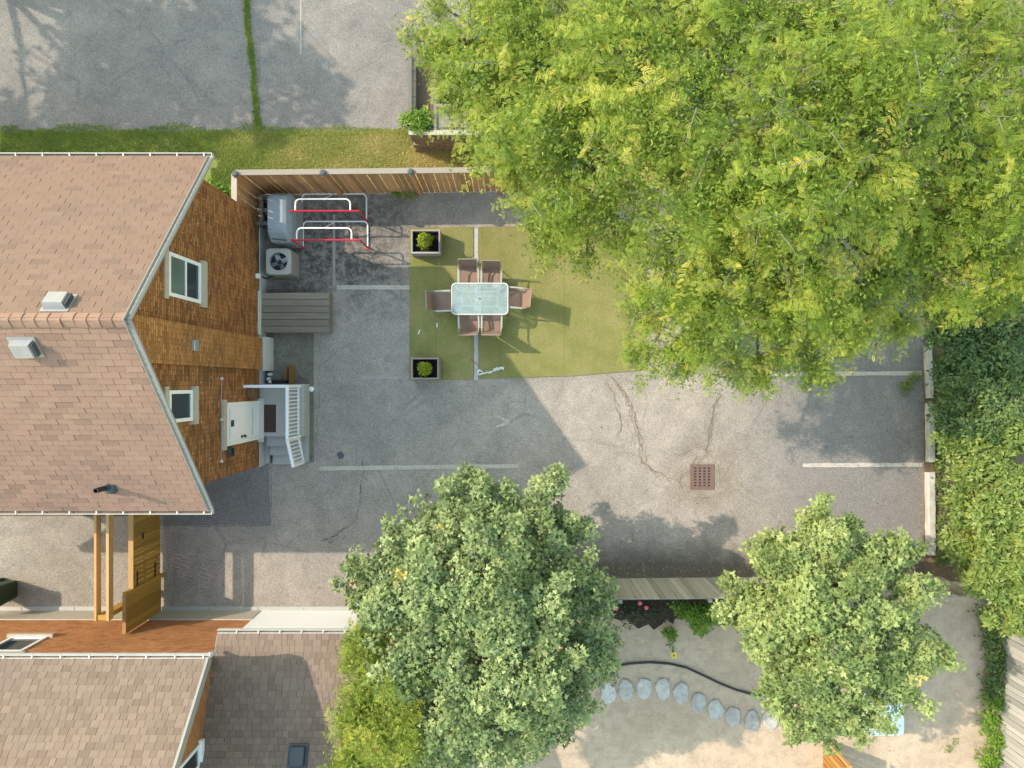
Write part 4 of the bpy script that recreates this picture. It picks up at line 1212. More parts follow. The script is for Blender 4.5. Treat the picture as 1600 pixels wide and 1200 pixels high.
M['arm_metal'] = plain('pale_arm_metal', (0.36, 0.335, 0.30), 0.45, 0.4, 0.2, var=0.1)
def make_chair():
    """front of the seat towards -Y, backrest towards +Y"""
    root = thing('dining_chair','tmp','chair',(0,0,.026),0,'sling chairs round the glass table')
    rows = []
    # sling: seat then back
    prof = [(-.27,.40),(-.25,.425),(-.1,.415),(.08,.395),(.20,.39),(.235,.42),(.26,.50),(.30,.66),(.345,.82),(.385,.95),(.40,.965)]
    hw_ = .225
    b = MB()
    for y,z in prof:
        sag = .012
        for u in (-1,-.5,0,.5,1): b.v.append((u*hw_,y+(sag*(1-u*u) if y > .24 else 0),z-(sag*(1-u*u) if y <= .24 else 0)))
    for i in range(len(prof)-1):
        for j in range(4): b.f.append((i*5+j,i*5+j+1,(i+1)*5+j+1,(i+1)*5+j))
    # give it a thickness
    nn = len(b.v)
    b.v += [(x,y+ (.008 if y>.24 else 0),z-.008) for x,y,z in b.v]
    b.f += [tuple(i+nn for i in f[::-1]) for f in b.f]
    b.build('sling', M['sling'], root, world=False)
    for s_ in (-1,1):
        MB().tube([(s_*.25,y,z+.004) for y,z in prof],.016,6).build('side_rail', M['chair_metal'], root, True, world=False)
        MB().tube([(s_*.255,-.25,.42),(s_*.265,-.27,.0)],.016,6).build('front_leg', M['chair_metal'], root, True, world=False)
        MB().tube([(s_*.255,.12,.40),(s_*.265,.30,.0)],.016,6).build('rear_leg', M['chair_metal'], root, True, world=False)
        MB().tube([(s_*.258,-.25,.42),(s_*.27,-.27,.60),(s_*.275,-.22,.635),(s_*.275,.15,.635),(s_*.262,.31,.70)],.014,6).build('arm_support', M['chair_metal'], root, True, world=False)
        MB().box((s_*.275-.022,-.24,.636),(s_*.275+.022,.20,.655)).build('armrest', M['arm_metal'], root, world=False)
    MB().tube([(-.25,.40,.965),(.25,.40,.965)],.016,6).build('top_bar', M['chair_metal'], root, True, world=False)
    MB().tube([(-.26,-.22,.40),(.26,-.22,.40)],.012,6).build('stretcher', M['chair_metal'], root, True, world=False)
    return root
def copy_tree(o, label):
    c = o.copy(); COL.objects.link(c); c['label'] = label; reg(c, WM[o.name])
    for ch in o.children:
        d_ = ch.copy(); COL.objects.link(d_); d_.parent = c
    return c
proto = make_chair()
spots = [(-1.20,2.97,0.02,'brown sling chair on the planter side of the table, by the taller conifer'),
         (-.57,2.93,-.03,'brown sling chair on the planter side, half under the locust side shade'),
         (-1.19,1.72,math.pi+.03,'brown sling chair facing the tall conifer planter, nearer the rounded conifer'),
         (-.56,1.72,math.pi-.02,'brown sling chair facing the tall conifer planter, nearer the sunlit turf'),
         (-1.92,2.28,math.pi/2+.03,'brown sling chair at the table end towards the brick house'),
         (.11,2.37,-math.pi/2-.10,'brown sling chair at the sunlit table end towards the locust')]
spots[1] = (-.57,2.93,-.03,'brown sling chair beside the one nearest the taller conifer, backs to the cedar fence')
for i,(x,y,a,lab) in enumerate(spots):
    c = proto if i == 0 else copy_tree(proto, lab)
    c['label'] = lab
    c.matrix_basis = T(x,y,.026) @ RZ(a)

# ------------------------------------------------------------------ sand yard things
st = [(978,1077),(1007,1075),(1036,1076),(1064,1083),(1091,1097),(1118,1110),(1146,1120),(1175,1126),(1204,1124),(950,1083)]
ORD = ['second','third','fourth','fifth','sixth','seventh','eighth','ninth','tenth','first']
for i,(px_,py_) in enumerate(st):
    x,y,_ = P(px_,py_); pts = []
    a0 = math.atan2(0.4*(i-2.5)*.12, 1)
    for k in range(9):
        t = 2*math.pi*k/9+random.uniform(-.12,.12); r1,r2 = .235*random.uniform(.84,1.10),.325*random.uniform(.84,1.08)
        pts.append((x+r1*math.cos(t),y+r2*math.sin(t)))
    b = MB(); n = len(pts)
    inn = [(x+(p[0]-x)*.88,y+(p[1]-y)*.90) for p in pts]
    b.v = [(p[0],p[1],-.02) for p in pts]+[(p[0],p[1],.03) for p in pts]+[(p[0],p[1],.045+random.uniform(-.006,.006)) for p in inn]
    for q in range(2):
        for k in range(n): b.f.append((q*n+k,q*n+(k+1)%n,(q+1)*n+(k+1)%n,(q+1)*n+k))
    b.f.append(tuple(2*n+k for k in range(n)))
    tag(b.build('stepping_stone', M['stone']),f'{ORD[i]} blue grey stepping stone of the curved row, counted from the large maple','stepping stone','curved row of stepping stones')
pts = [P(x,y,.03) for x,y in ((930,1052),(955,1042),(985,1037),(1015,1035),(1045,1037),(1072,1043),(1098,1055),(1125,1068),(1150,1078),(1175,1085),(1205,1088),(1240,1086))]
tag(MB().tube(pts,.032,8).build('edging_pipe', M['hose'], None, True),'black plastic edging curving across the sand above the stepping stones','edging')
# covered trailer under the maple
tr = thing('covered_trailer','small trailer under a pale cover with red rear light beneath the maple','trailer',(10.2,-9.2,0))
X0,X1,Y0,Y1 = 9.66,10.72,-9.62,-7.5
cxm,cym = (X0+X1)/2,(Y0+Y1)/2
loft([ring(cxm,cym,(X1-X0)/2,(Y1-Y0)/2,.32,.3),ring(cxm,cym,(X1-X0)/2,(Y1-Y0)/2,.70,.3),ring(cxm,cym,(X1-X0)/2-.06,(Y1-Y0)/2-.06,.84,.3),ring(cxm,cym,(X1-X0)/2-.2,(Y1-Y0)/2-.2,.92,.3)]).build('cover', plain('pale_blue_cover',(.62,.68,.78),.6,.3,var=.1), tr)
MB().box((X0+.1,Y0+.1,.24),(X1-.1,Y1-.1,.319)).build('chassis', M['dark'], tr)
for xx in (X0+.02,X1-.14):
    w_ = MB().tube([(xx,-8.7,.25),(xx+.12,-8.7,.25)],.25,16).build('wheel', M['dark'], tr)
MB().tube([(cxm,Y1-.12,.27),(cxm,Y1+.7,.30)],.035,8).build('drawbar', M['galv'], tr)
MB().tube([(cxm,Y1+.6,.29),(cxm,Y1+.6,.0)],.025,8).build('prop_stand', M['galv'], tr)
MB().box((X1-.13,Y0-.03,.55),(X1-.03,Y0+.02,.66)).build('rear_light', M['red_paint'], tr)
# green bin
bx_,by_ = -14.25,-5.80
gb_ = thing('wheeled_bin','dark green wheeled bin standing on the pebbled driveway','bin',(bx_,by_,.004))
loft([ring(bx_,by_,.24,.24,.06,.2),ring(bx_,by_,.29,.31,.95,.2)]).build('body', M['bin_green'], gb_)
loft([ring(bx_,by_,.31,.33,.951,.2),ring(bx_,by_,.31,.33,.99,.2),ring(bx_,by_,.24,.26,1.03,.3)]).build('lid', M['bin_green'], gb_)
for s_ in (-1,1): MB().tube([(bx_-.22,by_+s_*.25,.10),(bx_-.22,by_+s_*.30,.10)],.10,12).build('wheel', M['dark'], gb_)
MB().tube([(bx_-.33,by_-.25,.93),(bx_-.33,by_+.25,.93)],.02,6).build('handle', M['bin_green'], gb_)
# metal post by the hedge
px_,py_,_ = P(1450,579)
ps = thing('metal_post','short galvanised post with flat cap next to the broken wheel stop','post',(px_+.12,py_,0))
MB().tube([(px_+.12,py_,0),(px_+.12,py_,.75)],.03,10).build('shaft', M['galv'], ps, True)
MB().obox(T(px_+.12,py_,.77),(.24,.09,.03)).build('cap', M['white_metal'], ps)

# ------------------------------------------------------------------ foliage
def nrm(a): return a/np.maximum(np.linalg.norm(a,axis=-1,keepdims=True),1e-9)
def mesh_np(name, V, F, tint, mat):
    V = np.ascontiguousarray(V,dtype=np.float32); F = np.ascontiguousarray(F,dtype=np.int32)
    me = bpy.data.meshes.new(name); k = F.shape[1]
    me.vertices.add(len(V)); me.vertices.foreach_set('co',V.ravel())
    me.loops.add(F.size); me.loops.foreach_set('vertex_index',F.ravel())
    me.polygons.add(len(F)); me.polygons.foreach_set('loop_start',np.arange(0,F.size,k,dtype=np.int32))
    me.update(calc_edges=True)
    at = me.attributes.new('tint','FLOAT','POINT'); at.data.foreach_set('value',np.ascontiguousarray(tint,dtype=np.float32))
    me.materials.append(mat); me.validate()
    return me
def place(tplV, tplF, pos, axis, normal, scale, tint):
    x = nrm(axis); z = nrm(normal-(normal*x).sum(-1,keepdims=True)*x); y = np.cross(z,x)
    n = len(pos); v = len(tplV)
    s_ = scale[:,None,None]
    V = pos[:,None,:]+s_*(tplV[None,:,0:1]*x[:,None,:]+tplV[None,:,1:2]*y[:,None,:]+tplV[None,:,2:3]*z[:,None,:])
    F = (tplF[None]+(np.arange(n)*v)[:,None,None]).reshape(-1,tplF.shape[1])
    return V.reshape(-1,3), F, np.repeat(tint,v)
def frond_tpl(pairs=6, lw=.055, ll=.24):
    V=[];F=[]
    for i in range(pairs):
        x = .12+.80*i/(pairs-1); l = ll*(1-.35*abs(i/(pairs-1)-.4))
        z = -.10*x*x
        for s_ in (-1,1):
            n0=len(V); d=np.array([.35,s_*.94]); p=np.array([-d[1]*s_,d[0]*s_])
            b0=np.array([x,0.]); m=b0+d*l*.5; t=b0+d*l
            V += [(b0[0]-p[0]*lw*.3,b0[1]-p[1]*lw*.3,z),(m[0]+p[0]*lw*1.5,m[1]+p[1]*lw*1.5,z+.01),(t[0]-p[0]*lw*.2,t[1]-p[1]*lw*.2,z-.03)]
            F.append((n0,n0+1,n0+2))
    n0=len(V); V += [(.9,-lw*.5,-.09),(1.02,lw*1.3,-.1),(1.18,0,-.13)]; F.append((n0,n0+1,n0+2))
    return np.array(V,float),np.array(F,int)
def maple_tpl():
    V=[(0,0,0)];F=[]
    ang=[-80,0,80]; ln=[.62,.9,.62]; notch=[-150,-38,38,150]; nl=[.34,.36,.36,.34]
    cx=.25
    for a,l in zip(notch,nl): V.append((cx+l*math.cos(math.radians(a)),l*math.sin(math.radians(a)),.03))
    for a,l in zip(ang,ln): V.append((cx+l*math.cos(math.radians(a)),l*math.sin(math.radians(a)),-.08))
    V[0]=(cx,0,0)
    for i in range(3): F.append((0,1+i,5+i,2+i))
    return np.array(V,float),np.array(F,int)
def ovate_tpl():
    V=[(0,0,0),(.35,.26,.05),(1,0,-.08),(.35,-.26,.05),(.4,0,-.02)]
    F=[(0,4,2,1),(0,3,2,4)]
    return np.array(V,float),np.array(F,int)
FR=frond_tpl(7,.058,.27); MP=maple_tpl(); OV=ovate_tpl(); OVN=(OV[0]*np.array([1,.8,1]),np.array([(0,4,1),(4,2,1),(0,3,4),(3,2,4)]))
def lobe_points(lobes, n, flat=.72, low=-.25, shell=.35):
    """points through rounded lobes, most of them near the outer surface"""
    w = np.array([l[3]**2 for l in lobes]); idx = rng.choice(len(lobes),n,p=w/w.sum())
    C = np.array([l[:3] for l in lobes])[idx]; R = np.array([l[3] for l in lobes])[idx]
    d = nrm(rng.normal(size=(n,3))); d[:,2] = np.where(d[:,2]<low,-d[:,2],d[:,2])
    r = rng.random(n)**shell*(1+.10*np.sin(3*np.arctan2(d[:,1],d[:,0])+idx*1.7)+rng.normal(0,.07,n))
    pos = C+d*(R*r)[:,None]*np.array([1,1,flat])
    return pos,d,C,idx
def limbs(b, base, top, lobes, r0):
    base=Vector(base); top=Vector(top)
    pts=[base+(top-base)*t+Vector((math.sin(t*5)*.06,math.cos(t*4)*.05,0)) for t in (0,.05,.3,.6,1)]
    b.tube(pts,[r0*1.5,r0*1.1,r0,r0*.9,r0*.75],10)
    for l in lobes:
        if l[3] < .26: continue
        c=Vector(l[:3]); mid=top.lerp(c,.5)+Vector((random.gauss(0,.15),random.gauss(0,.15),.35))
        P4=[]
        for i in range(7):
            t=i/6; P4.append(top*(1-t)**2+mid*2*t*(1-t)+c*t*t+Vector((random.gauss(0,.03),random.gauss(0,.03),random.gauss(0,.03)))*(1 if 0<i<6 else 0))
        b.tube(P4,[r0*.55*(1-.85*i/6)+.012 for i in range(7)],6)
        for _ in range(2):
            d=Vector((random.gauss(0,1),random.gauss(0,1),abs(random.gauss(0,.8)))).normalized()*l[3]*.8
            s0=P4[random.randint(3,6)]
            b.tube([s0,s0+d*.35+Vector((random.gauss(0,.08),random.gauss(0,.08),.08)),s0+d*.7+Vector((random.gauss(0,.08),random.gauss(0,.08),.04)),s0+d],[.022,.016,.010,.005],5)
def lob(lst, sub=4, spikes=0):
    out=[]
    for px_,py_,h,r in lst:
        x,y,z=P(px_,py_,h); z-=.45*r; out.append((x,y,z,r*.78))
        if r < .4: continue
        for _ in range(spikes):
            a=random.uniform(0,2*math.pi); q=random.uniform(.13,.2)
            for kk in (1.0,1.22): out.append((x+r*kk*math.cos(a),y+r*kk*math.sin(a),z+random.uniform(-.1,.3),q*(1.35-kk*.4)))
        for _ in range(sub):
            a=random.uniform(0,2*math.pi); e=random.uniform(-.1,1.1); q=r*random.uniform(.3,.5)
            k=r*.80
            out.append((x+k*math.cos(a)*math.cos(e),y+k*math.sin(a)*math.cos(e),z+.72*k*math.sin(e),q))
    return out
def spray_tree(name,label,cat,base,ttop,lobes,n,mat,group=None,L=.70,K=10,flen=.158,r0=.16,tb=.45,tv=.2,fill=2.7):
    t_=thing(name,label,cat,base,0,group)
    b=MB(); limbs(b,base,ttop,lobes,r0)
    pos,d,C,idx=lobe_points(lobes,n)
    hd=d.copy(); hd[:,2]=hd[:,2]*.25; hd=nrm(hd+rng.normal(0,.6,(n,3))*np.array([1,1,.45]))
    pos=pos-hd*L*.5
    Ls=L*rng.uniform(.6,1.25,n)
    lobe_t=rng.normal(0,.10,len(lobes))[idx]
    stint=tb+lobe_t+rng.normal(0,tv,n)*.8
    k=np.tile(np.repeat(np.arange(K),2),n).reshape(n,-1); side=np.tile(np.array([1,-1]),K)[None,:].repeat(n,0)
    t=(k+rng.random(k.shape)*.8+.4)/K
    up=np.array([0,0,1.0])
    sx_=nrm(np.cross(hd,up))
    pp=pos[:,None,:]+hd[:,None,:]*(t*Ls[:,None])[...,None]+up*(.12*t-.30*t*t)[...,None]*Ls[:,None,None]
    ax=hd[:,None,:]*.55+sx_[:,None,:]*(side*.8)[...,None]+rng.normal(0,.28,pp.shape)+up*(-.12)
    nz=up[None,None,:]+.35*d[:,None,:]+rng.normal(0,.42,pp.shape)
    fl=flen*rng.uniform(.65,1.2,k.shape)*(1.05-.45*t)
    tint=np.clip(stint[:,None]+.28*(t-.5)+rng.normal(0,.10,k.shape),0,1)
    V,F,TT=place(FR[0],FR[1],pp.reshape(-1,3),ax.reshape(-1,3),nz.reshape(-1,3),fl.ravel(),tint.ravel())
    # simpler leaves of darker tint filling the inside of the crown
    m_=int(n*fill)
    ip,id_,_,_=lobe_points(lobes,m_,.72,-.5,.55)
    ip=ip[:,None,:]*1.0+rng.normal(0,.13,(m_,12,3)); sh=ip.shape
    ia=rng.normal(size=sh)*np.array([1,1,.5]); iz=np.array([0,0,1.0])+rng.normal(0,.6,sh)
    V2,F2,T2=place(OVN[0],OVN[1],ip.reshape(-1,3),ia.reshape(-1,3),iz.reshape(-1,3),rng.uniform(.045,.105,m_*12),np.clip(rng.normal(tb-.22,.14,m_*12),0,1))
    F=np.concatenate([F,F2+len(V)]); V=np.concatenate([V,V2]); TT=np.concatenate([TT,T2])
    V=V-np.array(base)
    me=mesh_np('crown',V,F,TT,mat); o=bpy.data.objects.new('crown',me); COL.objects.link(o); o.parent=t_; reg(o,WM[t_.name])
    # twigs that carry the sprays
    for i in range(0,n,5):
        p0=Vector(pos[i]); h_=Vector(hd[i])*float(Ls[i])
        b.tube([p0,p0+h_*.5+Vector((0,0,-.01)),p0+h_*.9+Vector((0,0,-.13*Ls[i]))],[.012,.008,.004],3,False)
    b.build('trunk',M['bark'],t_)
    return t_
def leaf_tree(name,label,cat,base,ttop,lobes,n,mat,tpl,group=None,K=14,spread=.17,size=.15,r0=.13,tb=.45,tv=.15,flat=.75,trunk=True,low=-.25,shell=.35,upn=1.0,dec=.0):
    t_=thing(name,label,cat,base,0,group)
    pos,d,C,idx=lobe_points(lobes,n,flat,low,shell)
    lobe_t=rng.normal(0,.08,len(lobes))[idx]
    st_=tb+lobe_t+rng.normal(0,tv,n)
    # leaves stand in rosettes round each shoot tip
    tipn=nrm(np.array([0,0,upn])+.55*d+rng.normal(0,.30,(n,3)))
    off=rng.normal(0,1,(n,K,3)); off=nrm(off-.75*(off*tipn[:,None,:]).sum(-1,keepdims=True)*tipn[:,None,:])
    rad=spread*rng.uniform(.15,1.6,(n,K,1))
    pp=pos[:,None,:]+off*rad-tipn[:,None,:]*rad*.35
    ax=off+rng.normal(0,.25,pp.shape)+np.array([0,0,-.18])
    nz=tipn[:,None,:]+off*.25+rng.normal(0,.38,pp.shape)
    sz=size*rng.uniform(.45,1.35,(n,K))*rng.uniform(.8,1.2,(n,1))
    tint=np.clip(st_[:,None]+rng.normal(0,.09,(n,K)),0,.92)
    if dec: tint=np.where(rng.random((n,1))<dec,np.clip(tint+.4,0,1),tint)
    pp[...,2]=np.maximum(pp[...,2],.02)
    V,F,TT=place(tpl[0],tpl[1],pp.reshape(-1,3),ax.reshape(-1,3),nz.reshape(-1,3),sz.ravel(),tint.ravel())
    V=V-np.array(base)
    me=mesh_np('crown' if trunk else 'foliage',V,F,TT,mat); o=bpy.data.objects.new('crown' if trunk else 'foliage',me); COL.objects.link(o); o.parent=t_; reg(o,WM[t_.name])
    b=MB()
    if trunk: limbs(b,base,ttop,lobes,r0); b.build('trunk',M['bark'],t_)
    else:
        for l in lobes[:12]:
            b.tube([base,Vector(base).lerp(Vector(l[:3]),.6)+Vector((.03,.02,.04)),l[:3]],[r0,r0*.6,r0*.3],5)
        b.build('stem',M['bark'],t_)
    return t_

# honey locusts
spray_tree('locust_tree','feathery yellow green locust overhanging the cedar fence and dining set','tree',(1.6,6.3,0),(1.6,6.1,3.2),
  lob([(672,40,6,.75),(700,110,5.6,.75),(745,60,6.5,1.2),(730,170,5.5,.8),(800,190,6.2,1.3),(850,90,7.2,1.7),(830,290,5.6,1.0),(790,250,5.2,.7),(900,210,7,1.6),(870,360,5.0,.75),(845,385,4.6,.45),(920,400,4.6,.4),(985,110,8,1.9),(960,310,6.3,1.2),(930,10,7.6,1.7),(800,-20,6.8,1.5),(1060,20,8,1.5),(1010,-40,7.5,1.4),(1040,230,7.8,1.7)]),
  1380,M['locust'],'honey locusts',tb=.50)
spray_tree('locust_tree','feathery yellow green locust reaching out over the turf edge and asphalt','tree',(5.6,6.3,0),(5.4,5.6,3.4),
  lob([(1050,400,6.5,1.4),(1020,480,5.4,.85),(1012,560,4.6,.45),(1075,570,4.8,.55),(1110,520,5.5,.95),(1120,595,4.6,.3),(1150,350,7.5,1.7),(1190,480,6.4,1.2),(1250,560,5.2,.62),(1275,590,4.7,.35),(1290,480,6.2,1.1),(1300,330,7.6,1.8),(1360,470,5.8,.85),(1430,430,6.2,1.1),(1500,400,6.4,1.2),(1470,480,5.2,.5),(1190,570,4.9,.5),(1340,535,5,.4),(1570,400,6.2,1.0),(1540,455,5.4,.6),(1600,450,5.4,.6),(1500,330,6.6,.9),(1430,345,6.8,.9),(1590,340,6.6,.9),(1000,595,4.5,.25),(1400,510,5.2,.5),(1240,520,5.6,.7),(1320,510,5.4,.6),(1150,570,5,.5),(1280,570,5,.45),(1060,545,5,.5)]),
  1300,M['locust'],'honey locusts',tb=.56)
spray_tree('locust_tree','tall feathery locust with the highest crown behind the other two','tree',(9.6,6.9,0),(9.4,6.7,3.8),
  lob([(1120,150,8.3,1.8),(1260,110,8.6,2.0),(1400,60,8.6,2.0),(1420,220,8.0,1.9),(1550,120,8.3,2.0),(1560,280,7.2,1.5),(1180,10,8,1.7),(1330,-30,8,1.8),(1500,-40,8,1.9),(1640,30,8,1.8),(1650,220,7.6,1.8),(1280,220,8.2,1.7)]),
  1200,M['locust'],'honey locusts',tb=.48)
# tree off to the west whose shade falls over the neighbour's lot
leaf_tree('maple_tree','broad maple shading the neighbouring lot from beyond the brick house','tree',(-18.2,12.6,0),(-18.0,12.5,3.2),
  [(-18.4,12.2,7.8,2.0),(-16.6,12.8,6.8,1.5),(-20.2,11.8,6.8,1.9),(-18.2,10.4,6.2,1.4),(-19.6,13.8,7,2.0),(-16.3,14.8,6.8,1.5),(-21.5,9.8,6.6,1.7),(-16.2,11.3,6.0,.9),(-17.2,16.5,6.8,1.8),(-13.5,11.3,7.1,.75),(-15.0,12.3,7.2,1.1),(-14.9,10.6,6.8,.7)],
  800,M['maple'],OV,'maples',K=13,spread=.17,size=.30,tb=.42,shell=.4)
# yellowing small locust beside the addition
spray_tree('locust_tree','small yellowing locust leaning over the addition roof beside the large maple','tree',(-2.75,-7.9,0),(-2.8,-7.9,2.8),
  lob([(590,985,5.0,.42),(575,1040,5.2,.55),(566,1090,5.3,.62),(553,1140,5.3,.62),(550,1190,5.3,.62),(625,1090,5.7,.62),(612,1165,5.7,.7),(560,1240,5.2,.65)]),
  330,M['locust_yellow'],'honey locusts',L=.55,K=9,flen=.17,r0=.09,tb=.45)
# maples
leaf_tree('maple_tree','large dark grey green maple hiding part of the weathered fence','tree',(-.55,-6.35,0),(-.55,-6.2,2.3),
  lob([(760,905,6.0,1.0),(700,930,6.0,.9),(810,960,6.0,.9),(700,850,5.0,1.0),(726,745,4.2,.28),(742,752,4.3,.34),(725,785,4.5,.5),(765,805,4.5,.65),(866,752,4.3,.34),(848,775,4.5,.45),(800,800,4.4,.4),(835,830,4.7,.7),(650,865,4.5,.9),(600,890,4.0,.6),(570,915,3.7,.5),(565,945,3.6,.42),(850,900,5.0,.9),(915,960,4.6,.85),(900,1050,4.6,1.0),(925,1020,4.2,.55),(640,950,5.4,1.1),(680,1030,5.8,1.2),(800,1040,6.0,1.15),(670,1130,5.2,.9),(760,1130,5.8,1.2),(880,1120,4.4,.75),(825,1170,4.2,.7),(690,1200,4.4,.9),(880,820,4.2,.5),(740,790,3.3,.5),(790,830,3.1,.6),(700,830,3.3,.6),(850,830,3.2,.5),(740,855,2.9,.7)],4,3),
  2900,M['maple'],MP,'maples behind the weathered fence',K=25,spread=.115,size=.085,tb=.46,tv=.18,dec=.008,shell=.28)
leaf_tree('maple_tree','smaller light green maple with red stalks over the sand yard','tree',(6.9,-6.1,0),(6.95,-6.0,2.1),
  lob([(1310,965,5.4,1.25),(1285,870,4.6,.85),(1278,812,4.0,.38),(1215,850,3.8,.42),(1235,890,4.2,.6),(1370,880,4.4,.8),(1420,870,4.0,.45),(1410,950,4.3,.85),(1450,1020,4.0,.62),(1480,1025,3.7,.3),(1400,1060,4.4,.9),(1310,1070,4.9,1.05),(1215,1010,4.5,.85),(1165,945,4.0,.5),(1185,970,4.2,.6),(1250,950,4.9,.9),(1280,1135,4.0,.6),(1345,1120,3.9,.5),(1230,1080,4.2,.6)],4,3),
  2050,M['maple_light'],MP,'maples behind the weathered fence',K=24,spread=.115,size=.083,tb=.48,tv=.16,dec=.012,shell=.28)
# hedge shrubs
hs=[('dark leafy hedge shrub under the locust branches',(11.9,1.4),[(1500,500,2.6,.6),(1560,480,2.8,.7),(1530,540,2.6,.65),(1590,540,2.8,.7),(1480,520,1.8,.35)],'hedge_dark'),
    ('dark leafy hedge shrub behind the broken wheel stop',(12.0,-.2),[(1500,580,2.2,.45),(1550,600,2.6,.7),(1600,590,2.8,.7),(1500,640,2.2,.5),(1560,660,2.6,.7)],'hedge_dark'),
    ('mid green hedge shrub level with the painted stall line',(12.1,-1.6),[(1500,690,2.0,.5),(1560,710,2.4,.7),(1610,680,2.6,.7),(1510,740,2.0,.5),(1600,760,2.5,.6)],'hedge_light'),
    ('yellow green hedge shrub behind the long clean wheel stop',(12.1,-3.0),[(1510,785,2.0,.5),(1555,800,2.4,.65),(1610,830,2.5,.7),(1510,840,1.9,.45),(1560,860,2.3,.6)],'hedge_light'),
    ('yellow green hedge shrub overhanging the fence corner and pale fence',(13.1,-4.7),[(1545,900,2.3,.55),(1595,900,2.4,.65),(1575,945,2.2,.5),(1620,960,2.3,.6),(1520,880,1.7,.4)],'hedge_light')]
for lab,(x,y),ls,mt_ in hs:
    leaf_tree('hedge_shrub',lab,'shrub',(x+.3,y,0),None,lob(ls,5,2),800,M[mt_],OV,'hedge shrubs along the lot edge',K=15,spread=.10,size=.115,r0=.05,tb=.45,tv=.16,trunk=False,low=-.6)
# low growth at the hedge foot
leaf_tree('ground_ivy','low dark ivy creeping along behind the wheel stops','ivy',(12.25,-1.2,0),None,[P(1468,560+i*28,0)[:2]+(.12+.1*random.random(),.22) for i in range(12)],420,M['hedge_dark'],OV,None,K=12,spread=.10,size=.07,r0=.015,tb=.5,trunk=False,low=-.1)
leaf_tree('weed_clump','scruffy weed patch growing through the asphalt by the metal post','weed',P(1415,605),None,[P(1415,605,0)[:2]+(.05,.22),P(1428,590,0)[:2]+(.05,.15)],60,M['hedge_light'],OV,None,K=10,spread=.06,size=.05,r0=.008,trunk=False,low=-.1,flat=.4)
# yard plants
leaf_tree('leafy_bush','bright green bush against the yard side of the weathered fence','bush',P(1085,962),None,[P(1070,955,.5)[:2]+(.45,.3),P(1090,965,.5)[:2]+(.55,.34),P(1105,960,.5)[:2]+(.45,.3),P(1098,982,.5)[:2]+(.35,.22)],150,M['bush'],OV,None,K=16,spread=.09,size=.09,r0=.015,trunk=False,low=-.5)
rb=leaf_tree('rose_bush','dark sparse rose bush with pink blooms in the mulch','bush',P(985,962),None,[P(950,955,.5)[:2]+(.3,.25),P(985,960,.5)[:2]+(.4,.32),P(1015,962,.5)[:2]+(.35,.3),P(1040,962,.5)[:2]+(.3,.22)],110,M['rose_leaf'],OV,None,K=9,spread=.12,size=.075,r0=.012,trunk=False,low=-.4)
for px_,py_ in ((963,951),(1000,943),(945,950),(1010,950)):
    x,y,z=P(px_,py_,.72); MB().lathe([(.02,0),(.055,.02),(.06,.05),(.03,.06)],(x,y,.66),8).build('bloom',M['pink'],rb)
b=MB(); pts=[P(x,912+random.uniform(-2,2))[:2] for x in range(915,1150,12)]+[P(x+random.uniform(-4,4),972+10*math.sin(x*.045)+random.uniform(-7,7))[:2] for x in range(1145,912,-8)]
b.sheet(pts,-.003); b.build('mulch_bed',plain('brown_mulch',(.06,.045,.036),.95,.1,var=.6,scale=25,bump=.8),yard)
sf=leaf_tree('sunflower','small leafy plant with one yellow flower in the sand','flower',P(1050,1005),None,[P(1048,990,.3)[:2]+(.25,.14),P(1052,1005,.3)[:2]+(.3,.14)],26,M['bush'],OV,None,K=8,spread=.06,size=.10,r0=.01,trunk=False)
x,y,_=P(1053,1024,.5)
MB().tube([P(1050,1008,.28),(x,y,.5)],.01,5).build('flower_stalk',M['bush'] if False else M['hose'],sf)
fl=MB().lathe([(.03,.5),(.035,.515)],(x,y,0),10).build('flower_centre',M['bark'],sf)
for k in range(12):
    a=k*math.pi/6; MB().obox(T(x,y,.505) @ RZ(a) @ T(.06,0,0) @ RY(-.2),(.06,.028,.004)).build('petal',M['yellow'],fl)
weeds=[('tall green weeds at the foot of the pale fence, lush end',[(1545,1090),(1540,1120),(1545,1150),(1540,1180),(1550,1210)],'bush'),
       ('dark green weeds at the foot of the pale fence, beside the maple shade',[(1548,1015),(1550,1035),(1545,1060),(1548,1078)],'hedge_dark'),
       ('thin green weeds behind the corner stub of the weathered fence',[(1535,955),(1540,975),(1545,990)],'hedge_dark')]
for lab,ls,mt_ in weeds:
    x,y,_=P(*ls[0]); leaf_tree('weed_clump',lab,'weed',(x,y,0),None,[P(a,c)[:2]+(.22,.30) for a,c in ls],110*len(ls)//3,M[mt_],OV,'weeds along the pale fence',K=14,spread=.10,size=.085,r0=.012,trunk=False,low=-.4)
leaf_tree('weed_clump','small sparse weed alone on the bare sand','weed',P(1485,1165),None,[P(1480,1170)[:2]+(.03,.14),P(1492,1160)[:2]+(.03,.12)],16,M['bush'],OV,None,K=7,spread=.05,size=.045,r0=.006,trunk=False,flat=.3)
leaf_tree('leafy_bush','small bush growing over the end of the stone planter','bush',P(652,192,.95),None,[P(640,190,1.35)[:2]+(1.3,.26),P(655,188,1.4)[:2]+(1.35,.3),P(664,194,1.3)[:2]+(1.25,.22)],110,M['bush'],OV,None,K=14,spread=.09,size=.085,r0=.012,trunk=False)
leaf_tree('climber','bright green leafy plant at the brick house corner','plant',P(352,300),None,[P(325,290,.6)[:2]+(.5,.16),P(340,298,.6)[:2]+(.5,.18),P(355,306,.6)[:2]+(.4,.16)],60,M['bush'],OV,None,K=7,spread=.08,size=.14,r0=.012,trunk=False)
